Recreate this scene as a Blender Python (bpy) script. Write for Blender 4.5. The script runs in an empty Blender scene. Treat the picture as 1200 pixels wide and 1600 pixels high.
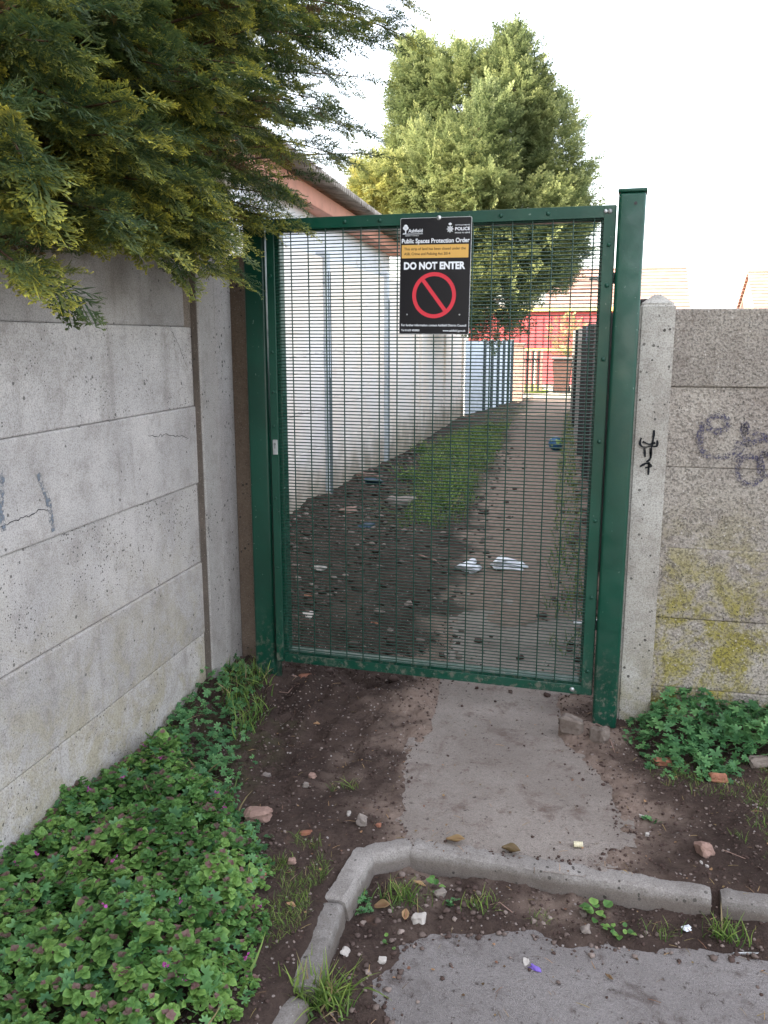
import bpy, bmesh, math, random
import numpy as np
from mathutils import Vector, Matrix, Euler, noise as mnoise
rng = np.random.default_rng(7); random.seed(7)
S = bpy.context.scene; C = S.collection
# ------------------------------------------------------------------ camera
F = 1340.; H = 1.5; PIT = math.atan(270/F); YAW = math.atan(308/(F/math.cos(PIT)))
FW = np.array([-math.sin(YAW)*math.cos(PIT), math.cos(YAW)*math.cos(PIT), -math.sin(PIT)])
RT = np.array([math.cos(YAW), math.sin(YAW), 0.]); UP = np.cross(RT, FW); O = np.array([0, 0, H])
def ray(x, y): return FW*F+RT*(x-600)+UP*(800-y)
def onz(x, y, z=0.): d = ray(x, y); return O+d*((z-H)/d[2])
def onx(x, y, X): d = ray(x, y); return O+d*(X/d[0])
def ony(x, y, Y): d = ray(x, y); return O+d*(Y/d[1])
def pxpoly(pts, z=0.): return np.array([onz(a, b, z)[:2] for a, b in pts])
cd = bpy.data.cameras.new('camera'); cam = bpy.data.objects.new('camera', cd); C.objects.link(cam)
cd.sensor_fit = 'VERTICAL'; cd.sensor_height = 32; cd.sensor_width = 24; cd.lens = F/1600*32
cd.clip_start = 0.05; cd.clip_end = 2000
cam.location = (0, 0, H); cam.rotation_euler = (math.pi/2-PIT, 0, YAW); S.camera = cam
# ------------------------------------------------------------------ numpy noise
def _h(ix, iy, s):
    n = (ix*374761393+iy*668265263+s*1442695041) & 0xffffffff
    n = ((n ^ (n >> 13))*1274126177) & 0xffffffff
    return ((n ^ (n >> 16)) & 0xffff)/65535.
def vn(x, y, s=0):
    x = np.asarray(x, float); y = np.asarray(y, float)
    ix = np.floor(x).astype(np.int64); iy = np.floor(y).astype(np.int64)
    fx = x-ix; fy = y-iy; fx = fx*fx*(3-2*fx); fy = fy*fy*(3-2*fy)
    a = _h(ix, iy, s); b = _h(ix+1, iy, s); c = _h(ix, iy+1, s); d = _h(ix+1, iy+1, s)
    return (a*(1-fx)+b*fx)*(1-fy)+(c*(1-fx)+d*fx)*fy-.5
def fbm(x, y, f, o=4, s=0):
    r = 0; a = 1
    for i in range(o): r = r+a*vn(x*f, y*f, s+i*17); f *= 2.03; a *= .5
    return r
def sdf(poly, x, y):
    """signed distance, negative inside"""
    x = np.asarray(x, float); y = np.asarray(y, float)
    d = np.full(x.shape, 1e9); ins = np.zeros(x.shape, bool); n = len(poly)
    for i in range(n):
        ax, ay = poly[i]; bx, by = poly[(i+1) % n]
        ex, ey = bx-ax, by-ay; wx, wy = x-ax, y-ay
        t = np.clip((wx*ex+wy*ey)/(ex*ex+ey*ey+1e-12), 0, 1)
        d = np.minimum(d, np.hypot(wx-ex*t, wy-ey*t))
        c = ((ay > y) != (by > y)) & (x < (bx-ax)*(y-ay)/((by-ay) if by != ay else 1e-9)+ax)
        ins ^= c
    return np.where(ins, -d, d)
def sm(a, b, x): t = np.clip((x-a)/(b-a), 0, 1); return t*t*(3-2*t)
# ------------------------------------------------------------------ object helpers
def tag(o, label=None, cat=None, group=None, kind=None):
    if label: o['label'] = label
    if cat: o['category'] = cat
    if group: o['group'] = group
    if kind: o['kind'] = kind
    return o
def empty(name, loc, label, cat, group=None, rz=0):
    o = bpy.data.objects.new(name, None); C.objects.link(o); o.location = loc; o.rotation_euler = (0, 0, rz)
    o.empty_display_size = .1
    return tag(o, label, cat, group)
def linkmesh(name, me, mat, parent=None, smooth=False):
    o = bpy.data.objects.new(name, me); C.objects.link(o)
    if mat is not None: me.materials.append(mat)
    if parent is not None: o.parent = parent
    if smooth:
        me.polygons.foreach_set('use_smooth', np.ones(len(me.polygons), bool))
    return o
def mk(name, V, Q, mat, parent=None, smooth=False, col=None):
    V = np.asarray(V, np.float32).reshape(-1, 3); Q = np.asarray(Q, np.int32); k = Q.shape[1]
    me = bpy.data.meshes.new(name); me.vertices.add(len(V)); me.vertices.foreach_set('co', V.ravel())
    me.loops.add(Q.size); me.loops.foreach_set('vertex_index', Q.ravel())
    me.polygons.add(len(Q)); me.polygons.foreach_set('loop_start', np.arange(0, Q.size, k, dtype=np.int32))
    me.polygons.foreach_set('loop_total', np.full(len(Q), k, np.int32))
    me.update(calc_edges=True); me.validate()
    if col is not None:
        a = me.color_attributes.new('var', 'FLOAT_COLOR', 'POINT')
        c = np.ones((len(V), 4), np.float32); c[:, :col.shape[1]] = col; a.data.foreach_set('color', c.ravel())
    return linkmesh(name, me, mat, parent, smooth)
class MB:
    """collects shapes into one mesh"""
    def __init__(s): s.b = bmesh.new()
    def box(s, cx, cy, cz, sx, sy, sz, bev=0, rot=None, seg=1):
        t = bmesh.new(); bmesh.ops.create_cube(t, size=1)
        for v in t.verts: v.co = Vector((v.co.x*sx, v.co.y*sy, v.co.z*sz))
        if bev: bmesh.ops.bevel(t, geom=t.edges[:], offset=bev, segments=seg, affect='EDGES', profile=.5)
        M = Matrix.Translation((cx, cy, cz))
        if rot is not None: M = M @ Euler(rot).to_matrix().to_4x4()
        s.add(t, M); return s
    def add(s, t, M=None):
        me = bpy.data.meshes.new('t')
        if M is not None: bmesh.ops.transform(t, matrix=M, verts=t.verts)
        t.to_mesh(me); t.free(); s.b.from_mesh(me); bpy.data.meshes.remove(me)
    def cyl(s, p, q, r, r2=None, n=8, caps=True):
        p = Vector(p); q = Vector(q); d = q-p; t = bmesh.new()
        bmesh.ops.create_cone(t, cap_ends=caps, segments=n, radius1=r, radius2=r if r2 is None else r2, depth=d.length)
        M = Matrix.Translation((p+q)/2) @ d.to_track_quat('Z', 'Y').to_matrix().to_4x4(); s.add(t, M); return s
    def prism(s, pts, axis, a, b):
        """extrude 2D polygon; axis 'y': pts are (x,z)"""
        f = {'y': lambda p, h: (p[0], h, p[1]), 'x': lambda p, h: (h, p[0], p[1]), 'z': lambda p, h: (p[0], p[1], h)}[axis]
        A = [s.b.verts.new(f(p, a)) for p in pts]; B = [s.b.verts.new(f(p, b)) for p in pts]; n = len(pts)
        s.b.faces.new(A); s.b.faces.new(B[::-1])
        for i in range(n): s.b.faces.new([A[(i+1) % n], A[i], B[i], B[(i+1) % n]])
        bmesh.ops.recalc_face_normals(s.b, faces=s.b.faces[:]); return s
    def rough(s, amp, f=8, seed=0):
        for v in s.b.verts:
            v.co += mnoise.noise_vector(v.co*f+Vector((seed, 0, 0)))*amp
        return s
    def sub(s, n=2): bmesh.ops.subdivide_edges(s.b, edges=s.b.edges[:], cuts=n, use_grid_fill=True); return s
    def build(s, name, mat, parent=None, smooth=False):
        me = bpy.data.meshes.new(name); s.b.to_mesh(me); s.b.free(); return linkmesh(name, me, mat, parent, smooth)
# ------------------------------------------------------------------ materials
class NT:
    def __init__(s, name):
        s.m = bpy.data.materials.new(name); s.m.use_nodes = True; s.t = s.m.node_tree; s.N = s.t.nodes; s.L = s.t.links
        s.p = s.N['Principled BSDF']
    def n(s, typ, **k):
        x = s.N.new(typ)
        for a, v in k.items(): setattr(x, a, v)
        return x
    def setin(s, node, **k):
        for a, v in k.items():
            i = node.inputs[a.replace('_', ' ')]
            if isinstance(v, bpy.types.NodeSocket): s.L.new(v, i)
            else: i.default_value = v
        return node
    def coord(s, scale=(1, 1, 1), obj=False):
        if obj: c = s.n('ShaderNodeTexCoord').outputs['Object']
        else: c = s.n('ShaderNodeNewGeometry').outputs['Position']
        m = s.n('ShaderNodeMapping'); m.inputs['Scale'].default_value = scale; s.L.new(c, m.inputs['Vector']); return m.outputs[0]
    def noise(s, vec, sc, det=4, rough=.55, dist=0):
        x = s.n('ShaderNodeTexNoise'); s.L.new(vec, x.inputs['Vector']); x.inputs['Scale'].default_value = sc
        x.inputs['Detail'].default_value = det; x.inputs['Roughness'].default_value = rough; x.inputs['Distortion'].default_value = dist
        return x.outputs['Fac']
    def vor(s, vec, sc, feat='F1', out='Distance'):
        x = s.n('ShaderNodeTexVoronoi', feature=feat); s.L.new(vec, x.inputs['Vector']); x.inputs['Scale'].default_value = sc
        return x.outputs[out]
    def ramp(s, fac, a, b, A=0., B=1.):
        x = s.n('ShaderNodeMapRange'); x.interpolation_type = 'SMOOTHSTEP'
        s.L.new(fac, x.inputs[0]); x.inputs[1].default_value = a; x.inputs[2].default_value = b; x.inputs[3].default_value = A; x.inputs[4].default_value = B
        return x.outputs[0]
    def mix(s, fac, a, b, mode='MIX'):
        x = s.n('ShaderNodeMix', data_type='RGBA', blend_type=mode)
        for i, v in ((0, fac), (6, a), (7, b)):
            if isinstance(v, bpy.types.NodeSocket): s.L.new(v, x.inputs[i])
            elif i == 0: x.inputs[0].default_value = v
            else: x.inputs[i].default_value = (*v, 1) if len(v) == 3 else v
        return x.outputs[2]
    def math(s, op, a, b=0.):
        x = s.n('ShaderNodeMath', operation=op)
        for i, v in ((0, a), (1, b)):
            if isinstance(v, bpy.types.NodeSocket): s.L.new(v, x.inputs[i])
            else: x.inputs[i].default_value = v
        return x.outputs[0]
    def bump(s, h, dist=.003, st=1.):
        b = s.n('ShaderNodeBump'); b.inputs['Strength'].default_value = st; b.inputs['Distance'].default_value = dist
        s.L.new(h, b.inputs['Height']); s.L.new(b.outputs[0], s.p.inputs['Normal'])
    def attr(s, name='var'):
        a = s.n('ShaderNodeVertexColor', layer_name=name); sp = s.n('ShaderNodeSeparateColor'); s.L.new(a.outputs[0], sp.inputs[0]); return sp.outputs
    def col(s, c, rough=.8, spec=.3):
        if isinstance(c, bpy.types.NodeSocket): s.L.new(c, s.p.inputs['Base Color'])
        else: s.p.inputs['Base Color'].default_value = (*c, 1)
        if isinstance(rough, bpy.types.NodeSocket): s.L.new(rough, s.p.inputs['Roughness'])
        else: s.p.inputs['Roughness'].default_value = rough
        s.p.inputs['Specular IOR Level'].default_value = spec
        return s.m
def plain(name, c, rough=.6, spec=.4, metal=0, var=.12, sc=6, dirt=None):
    t = NT(name); v = t.coord(); n = t.noise(v, sc, 5)
    k = t.ramp(n, .3, .7, 1-var, 1+var); c1 = t.mix(1., c, (1, 1, 1), 'MULTIPLY')
    hs = t.n('ShaderNodeHueSaturation'); t.L.new(c1, hs.inputs['Color']); t.L.new(k, hs.inputs['Value']); cc = hs.outputs[0]
    if dirt: cc = t.mix(t.ramp(t.noise(v, sc*3, 6, .7), .55, .72), cc, dirt)
    t.col(cc, rough, spec); t.p.inputs['Metallic'].default_value = metal; return t.m
def concrete(name, a, b, speck=(.05, .045, .04), pit=.5, lichen=None, lich_z=(0., .8), dirt=(.16, .13, .11), grain=220, bmp=.0035, streak=.35, pitsc=55, gk=.38):
    t = NT(name); oi = t.n('ShaderNodeObjectInfo'); g = t.coord()
    off = t.n('ShaderNodeVectorMath', operation='SCALE'); cmb = t.n('ShaderNodeCombineXYZ')
    for i in range(3): t.L.new(oi.outputs['Random'], cmb.inputs[i])
    t.L.new(cmb.outputs[0], off.inputs[0]); off.inputs['Scale'].default_value = 31.
    ad = t.n('ShaderNodeVectorMath', operation='ADD'); t.L.new(g, ad.inputs[0]); t.L.new(off.outputs[0], ad.inputs[1]); v = ad.outputs[0]
    c = t.mix(t.ramp(t.noise(v, 3.2, 6, .6), .3, .7), a, b)
    big = t.ramp(t.noise(v, 9, 9, .8), .46, .64); c = t.mix(t.math('MULTIPLY', big, .32), c, dirt)
    # per board tone
    hs = t.n('ShaderNodeHueSaturation'); t.L.new(c, hs.inputs['Color']); t.L.new(t.ramp(oi.outputs['Random'], 0, 1, .86, 1.14), hs.inputs['Value']); c = hs.outputs[0]
    # vertical streaks
    mp = t.n('ShaderNodeMapping'); t.L.new(v, mp.inputs[0]); mp.inputs['Scale'].default_value = (9, 9, .7)
    st = t.ramp(t.noise(mp.outputs[0], 1., 5, .6), .55, .75); c = t.mix(t.math('MULTIPLY', st, streak), c, dirt)
    if lichen:
        sx = t.n('ShaderNodeSeparateXYZ'); t.L.new(g, sx.inputs[0])
        zz = t.ramp(sx.outputs[2], lich_z[0], lich_z[1], 1., 0.)
        ln = t.ramp(t.noise(v, 6.5, 8, .74, .4), .42, .62)
        c = t.mix(t.math('MULTIPLY', t.math('MULTIPLY', zz, ln), .85), c, lichen)
    # aggregate grain
    gr = t.noise(v, grain, 2, .6); c = t.mix(t.ramp(gr, .42, .68, 0., gk), c, speck)
    c = t.mix(t.ramp(t.noise(v, grain*.33, 6, .8), .54, .66, 0., gk), c, dirt)
    lt = t.vor(v, grain*.45, out='Distance'); c = t.mix(t.ramp(lt, .0, .25, gk, 0.), c, (.62, .58, .54))
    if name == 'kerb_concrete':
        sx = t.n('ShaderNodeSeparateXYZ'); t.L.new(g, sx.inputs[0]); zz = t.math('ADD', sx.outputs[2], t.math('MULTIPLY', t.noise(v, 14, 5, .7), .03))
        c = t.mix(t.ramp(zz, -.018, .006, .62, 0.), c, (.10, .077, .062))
    # pits: small dark holes grouped by a mask
    vv = t.n('ShaderNodeTexVoronoi'); t.L.new(v, vv.inputs['Vector']); vv.inputs['Scale'].default_value = pitsc; vv.inputs['Randomness'].default_value = 1
    sp = t.n('ShaderNodeSeparateColor'); t.L.new(vv.outputs['Color'], sp.inputs[0])
    rad = t.ramp(sp.outputs[0], 1-pit, 1., 0., .36); msk = t.ramp(t.noise(v, 6, 4, .6), .4, .62, .35, 1.)
    rad = t.math('MULTIPLY', rad, msk)
    p = t.math('LESS_THAN', vv.outputs['Distance'], rad)
    c = t.mix(t.math('MULTIPLY', p, .85), c, speck)
    v3 = t.n('ShaderNodeTexVoronoi'); t.L.new(v, v3.inputs['Vector']); v3.inputs['Scale'].default_value = 48
    s3 = t.n('ShaderNodeSeparateColor'); t.L.new(v3.outputs['Color'], s3.inputs[0]); p3 = t.math('LESS_THAN', t.math('ADD', v3.outputs['Distance'], t.math('MULTIPLY', t.noise(v, 160, 2), .12)), t.ramp(s3.outputs[1], .88, 1., 0., .34))
    p = t.math('MAXIMUM', p, p3); c = t.mix(t.math('MULTIPLY', p3, .7), c, speck)
    t.col(c, .93, .2)
    h = t.math('ADD', t.math('MULTIPLY', gr, .5), t.math('MULTIPLY', t.noise(v, 35, 5, .6), .8)); h = t.math('SUBTRACT', h, t.math('MULTIPLY', p, .9))
    t.bump(h, bmp, .8); return t.m
M = {}
M['cl'] = concrete('weathered_concrete', (.52, .48, .45), (.40, .37, .35), pit=.5, pitsc=105, lichen=(.36, .31, .19), lich_z=(-.3, 1.1))
M['clp'] = concrete('post_concrete', (.40, .375, .35), (.35, .32, .30), pit=.3, streak=.2)
M['cbrown'] = concrete('stained_concrete', (.16, .115, .085), (.20, .15, .115), pit=.25, dirt=(.09, .06, .045))
M['cr'] = concrete('pebbly_concrete', (.38, .345, .30), (.285, .25, .22), pit=.6, gk=.62, lichen=(.29, .25, .03), lich_z=(.35, 1.0), grain=115, bmp=.011, pitsc=120)
M['crp'] = concrete('pale_post_concrete', (.47, .45, .41), (.34, .31, .27), pit=.25, lichen=(.24, .22, .10), lich_z=(-.2, .5), grain=180)
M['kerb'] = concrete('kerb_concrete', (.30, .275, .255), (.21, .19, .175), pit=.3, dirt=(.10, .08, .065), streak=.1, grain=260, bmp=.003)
M['white'] = plain('white_paint', (.78, .76, .72), .8, .2, var=.06, sc=3, dirt=(.6, .52, .46))
def wallmat():
    t = NT('painted_panel'); v = t.coord(); c = t.mix(t.ramp(t.noise(v, 1.3, 6), .35, .65), (.92, .81, .70), (.88, .82, .76))
    c = t.mix(t.ramp(t.noise(v, 6, 8, .7), .58, .75, 0, .5), c, (.60, .42, .33)); sx = t.n('ShaderNodeSeparateXYZ'); t.L.new(v, sx.inputs[0])
    low = t.math('ADD', sx.outputs[2], t.math('MULTIPLY', t.noise(v, 4, 5), -.8))
    c = t.mix(t.ramp(low, -.40, .20, .75, 0.), c, (.25, .19, .12)); t.col(c, .9, .2); t.bump(t.noise(v, 40, 5), .004, .6); return t.m
M['panel'] = wallmat()
M['blue_panel'] = plain('pale_blue_panel', (.68, .75, .82), .85, .2, var=.08, sc=4, dirt=(.42, .44, .45))
def paint(name, base, rough=.35):
    t = NT(name); v = t.coord(); c = t.mix(t.ramp(t.noise(v, 4, 5), .3, .7), base, tuple(x*1.4+.001 for x in base))
    sc = t.ramp(t.noise(v, 60, 3, .6), .70, .74); c = t.mix(t.math('MULTIPLY', sc, .5), c, (.25, .32, .28))
    sx = t.n('ShaderNodeSeparateXYZ'); t.L.new(v, sx.inputs[0])
    mud = t.math('MULTIPLY', t.ramp(sx.outputs[2], .0, .42, 1., 0.), t.ramp(t.noise(v, 38, 6, .75), .50, .64)); c = t.mix(t.math('MULTIPLY', mud, .75), c, (.20, .17, .14))
    r = t.ramp(t.noise(v, 14, 5), .3, .7, rough-.07, rough+.16); t.col(c, r, .5); t.bump(t.noise(v, 90, 3), .0006, .5); return t.m
M['green'] = paint('green_powder_coat', (.002, .044, .026))
M['wire'] = plain('green_wire', (.006, .042, .027), .4, .5, var=.1)
M['galv'] = plain('galvanised_steel', (.55, .56, .57), .4, .5, metal=.8, dirt=(.3, .3, .3), sc=30)
M['dull'] = plain('dull_steel', (.28, .29, .29), .5, .5, metal=.6, sc=30)
M['black'] = plain('sign_black', (.006, .005, .008), .35, .45, var=.05)
M['sw'] = plain('sign_white', (.85, .87, .90), .5, .3, var=.01)
M['amber'] = plain('sign_amber', (.72, .42, .11), .5, .3, var=.02)
M['red'] = plain('sign_red', (.68, .045, .065), .5, .3, var=.02)
M['signedge'] = plain('sign_edge', (.6, .6, .6), .5, .3)
M['spray'] = None
def spraymat(name, c, cover=.5, sc=160):
    t = NT(name); v = t.coord(); n = t.noise(v, sc, 3, .7); n2 = t.noise(v, 18, 3)
    t.col(c, .8, .2); a = t.math('MULTIPLY', t.ramp(n, 1-cover-.12, 1-cover+.1), t.ramp(n2, .25, .5, .55, 1.)); t.L.new(a, t.p.inputs['Alpha']); return t.m
M['graf'] = spraymat('faded_spray_paint', (.07, .065, .11), .47)
M['graf2'] = spraymat('black_drip_paint', (.012, .013, .016), .85)
M['graf3'] = spraymat('faded_grey_spray', (.17, .19, .22), .47, 60)
def soilmat():
    t = NT('bare_soil'); v = t.coord(); a = t.attr()
    c = t.mix(t.ramp(t.noise(v, 3, 7, .65), .3, .7), (.050, .034, .028), (.095, .066, .054))
    c = t.mix(t.ramp(t.noise(v, 45, 5, .7), .45, .75, 0, .7), c, (.038, .024, .022))
    c = t.mix(t.ramp(t.noise(v, 13, 5, .6), .62, .75, 0, .6), c, (.13, .075, .055))
    c = t.mix(a[0], c, t.mix(t.ramp(t.noise(v, 25, 5), .3, .7), (.35, .265, .215), (.25, .18, .145)))       # trodden paler earth
    gg = t.math('MULTIPLY', a[1], t.ramp(t.noise(v, 9, 5, .7), .40, .60)); c = t.mix(gg, c, (.06, .085, .022))
    vo = t.n('ShaderNodeTexVoronoi'); t.L.new(v, vo.inputs['Vector']); vo.inputs['Scale'].default_value = 95
    sp = t.n('ShaderNodeSeparateColor'); t.L.new(vo.outputs['Color'], sp.inputs[0])
    r = t.ramp(sp.outputs[1], .86, 1., 0., .40); p = t.math('LESS_THAN', vo.outputs['Distance'], r)
    c = t.mix(t.math('MULTIPLY', p, .8), c, t.mix(sp.outputs[2], (.30, .22, .19), (.42, .38, .36)))
    t.col(c, .95, .15)
    h = t.math('ADD', t.noise(v, 38, 6, .72), t.math('MULTIPLY', t.noise(v, 150, 4, .7), .35)); h = t.math('ADD', h, t.math('MULTIPLY', p, .25))
    t.bump(h, .018, 1.); return t.m
M['soil'] = soilmat()
def tarmac(name, a, b, stain):
    t = NT(name); v = t.coord()
    c = t.mix(t.ramp(t.noise(v, 2.3, 6, .6), .3, .7), a, b)
    c = t.mix(t.ramp(t.noise(v, 6, 8, .72, .3), .52, .68, 0, .85), c, stain)
    g = t.vor(v, 330, out='Color'); sp = t.n('ShaderNodeSeparateColor'); t.L.new(g, sp.inputs[0])
    c = t.mix(t.ramp(sp.outputs[0], .0, 1., 0., .55), c, tuple(x*.5 for x in a)); c = t.mix(t.ramp(sp.outputs[1], .93, .97, 0., .4), c, (.36, .32, .30))
    c = t.mix(t.ramp(t.noise(v, 38, 7, .78), .58, .64, 0, .8), c, (.060, .043, .037)); c = t.mix(t.ramp(t.noise(v, 14, 6, .7), .56, .70, 0, .6), c, stain)
    t.col(c, .92, .25); h = t.math('ADD', t.vor(v, 330), t.math('MULTIPLY', t.noise(v, 60, 6, .75), 1.3)); t.bump(h, .005, .9); return t.m
M['road'] = tarmac('worn_tarmac', (.33, .30, .288), (.235, .21, .20), (.095, .068, .060))
M['apron'] = tarmac('worn_path', (.40, .345, .305), (.28, .235, .205), (.15, .095, .078))
def leafmat(name, base, tip, dead=None, trans=.35, rough=.55, hue=.35, sel=None):
    t = NT(name); a = t.attr(); tf_ = a[1]
    if sel: tf_ = t.math('MULTIPLY', t.math('POWER', a[1], 1.3), t.ramp(a[0], sel[0], sel[1], sel[2], 1.))
    c = t.mix(tf_, base, tip)
    if dead: c = t.mix(a[2], c, dead)
    hs = t.n('ShaderNodeHueSaturation'); t.L.new(c, hs.inputs['Color']); t.L.new(t.ramp(a[0], 0, 1, 1-hue, 1+hue), hs.inputs['Value'])
    t.L.new(t.ramp(a[0], 0, 1, .518, .482), hs.inputs['Hue']); cc = hs.outputs[0]
    t.col(cc, rough, .35)
    tr = t.n('ShaderNodeBsdfTranslucent'); t.L.new(cc, tr.inputs[0]); mx = t.n('ShaderNodeMixShader'); mx.inputs[0].default_value = trans
    t.L.new(t.p.outputs[0], mx.inputs[1]); t.L.new(tr.outputs[0], mx.inputs[2]); t.L.new(mx.outputs[0], t.N['Material Output'].inputs[0]); return t.m
M['cyp'] = leafmat('cypress_foliage', (.055, .098, .040), (.72, .66, .07), (.14, .07, .035), hue=.3, sel=(.32, .65, .25))
M['cyp2'] = leafmat('far_cypress_foliage', (.10, .15, .06), (.46, .50, .22), (.80, .62, .05), .4)  # third colour is sunlight painted onto the crown's lower left
M['nettle'] = leafmat('nettle_leaf', (.085, .200, .045), (.19, .34, .085), (.15, .05, .075), .3)
M['geran'] = leafmat('lobed_leaf', (.050, .150, .048), (.12, .27, .10), (.2, .2, .05), .25)
M['grass'] = leafmat('grass_blade', (.075, .150, .030), (.19, .27, .06), (.30, .24, .12), .3)
M['dead'] = leafmat('dead_leaf', (.22, .12, .06), (.36, .26, .12), (.10, .05, .03), .15)
M['shrub'] = leafmat('shrub_leaf', (.30, .30, .12), (.48, .46, .24), (.1, .2, .05), .3)
def barkm():
    t = NT('bark'); v = t.coord((1, 1, .25)); c = t.mix(t.ramp(t.noise(v, 22, 6, .7), .3, .7), (.075, .042, .028), (.16, .10, .07)); t.col(c, .9, .2); t.bump(t.noise(v, 30, 5), .01); return t.m
M['bark'] = barkm()
M['fascia'] = plain('salmon_fascia', (.58, .27, .19), .7, .3, var=.12, sc=3, dirt=(.42, .2, .14))
M['cement'] = plain('cement_sheet', (.36, .32, .28), .9, .2, var=.3, sc=5, dirt=(.08, .07, .05))
M['render'] = plain('painted_render', (.80, .82, .85), .85, .2, var=.06, sc=2, dirt=(.62, .58, .52))
M['redw'] = plain('red_cladding', (.50, .10, .11), .7, .3, var=.1, sc=2)
M['yel'] = plain('yellow_trim', (.72, .62, .22), .6, .3)
M['timber'] = plain('dark_timber', (.05, .045, .045), .85, .2, var=.3, sc=8, dirt=(.10, .08, .07))
M['brick'] = plain('pink_brick', (.42, .27, .22), .85, .2, var=.15, sc=9, dirt=(.3, .2, .17))
M['tile'] = None
def tilem():
    t = NT('clay_roof_tile'); v = t.coord(obj=True); c = t.mix(t.ramp(t.noise(v, 2, 4), .3, .7), (.36, .23, .20), (.28, .18, .155)); t.col(c, .8, .3); return t.m
M['tile'] = tilem()
M['plastic'] = plain('white_plastic_bag', (.75, .78, .83), .35, .5, var=.05)
M['ballb'] = None
def ballm():
    t = NT('patterned_ball'); v = t.coord((1, 1, 1), True); n = t.ramp(t.noise(v, 14, 2), .53, .57); t.col(t.mix(n, (.01, .08, .20), (.25, .38, .12)), .4, .5); return t.m
M['ballb'] = ballm()
def stonem(name, a, b):
    t = NT(name); v = t.coord(); c = t.mix(t.ramp(t.noise(v, 30, 6, .7), .3, .7), a, b); t.col(c, .9, .25); t.bump(t.noise(v, 120, 5, .7), .003); return t.m
M['st_pink'] = stonem('pinkish_stone', (.34, .22, .18), (.25, .16, .13)); M['st_grey'] = stonem('grey_stone', (.27, .23, .20), (.18, .15, .135))
M['st_brick'] = stonem('broken_brick', (.34, .15, .09), (.25, .11, .075)); M['st_pale'] = stonem('pale_stone', (.50, .46, .42), (.38, .34, .31)); M['st_dark'] = stonem('dirty_stone', (.21, .175, .15), (.13, .10, .085))
def gravm():
    t = NT('gravel'); a = t.attr(); v = t.coord(); c = t.mix(a[0], (.07, .045, .038), (.30, .24, .21)); c = t.mix(a[1], c, (.08, .052, .043)); c = t.mix(t.ramp(t.noise(v, 90, 4), .4, .7, 0, .4), c, (.05, .035, .03)); t.col(c, .9, .2); return t.m
M['gravel'] = gravm()
M['cream'] = plain('cream_plastic', (.66, .60, .42), .5, .4, var=.1, sc=80); M['purple'] = plain('purple_foil', (.16, .09, .42), .4, .5)
M['blue'] = plain('blue_plastic', (.02, .045, .08), .5, .4, var=.3); M['bin'] = plain('bin_brown', (.10, .055, .045), .5, .4); M['binlid'] = plain('bin_lid', (.12, .12, .12), .5, .4)
M['glass'] = plain('window_glass', (.05, .06, .07), .1, .6); M['lawn'] = plain('sunlit_grass', (.17, .22, .035), .9, .2, var=.3, sc=3)
# ------------------------------------------------------------------ lights
AZ = Vector((-.90, -.44)).normalized(); EL = math.radians(25)
sd = bpy.data.lights.new('sun', 'SUN'); sun = bpy.data.objects.new('sun', sd); C.objects.link(sun)
sd.energy = 2.0; sd.angle = math.radians(.5); sd.color = (1, .90, .74)
tosun = Vector((AZ.x*math.cos(EL), AZ.y*math.cos(EL), math.sin(EL))); sun.rotation_euler = tosun.to_track_quat('Z', 'Y').to_euler()
sun.location = (-5, -3, 12)
w = bpy.data.worlds.new('World'); S.world = w; w.use_nodes = True; nt = w.node_tree
bg = nt.nodes['Background']; sky = nt.nodes.new('ShaderNodeTexSky'); sky.sky_type = 'NISHITA'; sky.sun_disc = False
sky.sun_elevation = EL; sky.sun_rotation = math.atan2(AZ.x, AZ.y); sky.air_density = 1.0; sky.dust_density = 4.0; sky.ozone_density = 1.0
mxs = nt.nodes.new('ShaderNodeMix'); mxs.data_type = 'RGBA'; mxs.inputs[0].default_value = .55; mxs.inputs[7].default_value = (2.38, 2.24, 2.08, 1)   # thin bright overcast veil mixed into the blue sky
nt.links.new(sky.outputs[0], mxs.inputs[6]); nt.links.new(mxs.outputs[2], bg.inputs[0]); bg.inputs[1].default_value = .15
S.view_settings.view_transform = 'Standard'; S.view_settings.look = 'None'; S.view_settings.exposure = 3.1; S.view_settings.gamma = 1
# ------------------------------------------------------------------ ground layout
# kerb: back edge of the top, from pixel positions on z=0
KB = [onz(*p)[:2] for p in ((404, 1600), (450, 1535), (473, 1478), (503, 1405), (527, 1355), (560, 1322))]
KC = KB[-1]; KR0 = onz(645, 1308)[:2]; KR1 = onz(1115, 1382)[:2]; KR2 = onz(1200, 1393)[:2]
la = np.array(KB[::-1]); d0 = (la[-1]-la[-2]); d0 = d0/np.linalg.norm(d0)
LARM = np.vstack([la, la[-1]+d0*.9, la[-1]+d0*1.8])       # corner -> toward the viewer
def xleft(y): return np.interp(y, LARM[::-1, 1], LARM[::-1, 0])
RA = np.array([KC, KR0, (KR0+KR1)/2+[0, .004], KR1, KR2, KR2+np.array([1.4, -.02]), KR2+np.array([9, -.1])])
def yright(x): return np.interp(x, RA[:, 0], RA[:, 1])
WAPR = pxpoly([(730, 940), (765, 900), (850, 890), (895, 930), (900, 1000), (868, 1092), (872, 1150), (905, 1190), (948, 1232), (962, 1310), (925, 1346), (860, 1338), (640, 1306), (634, 1250), (642, 1190), (675, 1140), (690, 1070)])
WPATH = np.array([list(onz(a, b)[:2]) for a, b in ((705, 1085), (722, 960), (745, 860), (775, 760), (800, 690), (815, 650), (840, 618), (850, 606), (889, 606), (893, 640), (895, 700), (900, 800), (903, 1085))])
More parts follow.
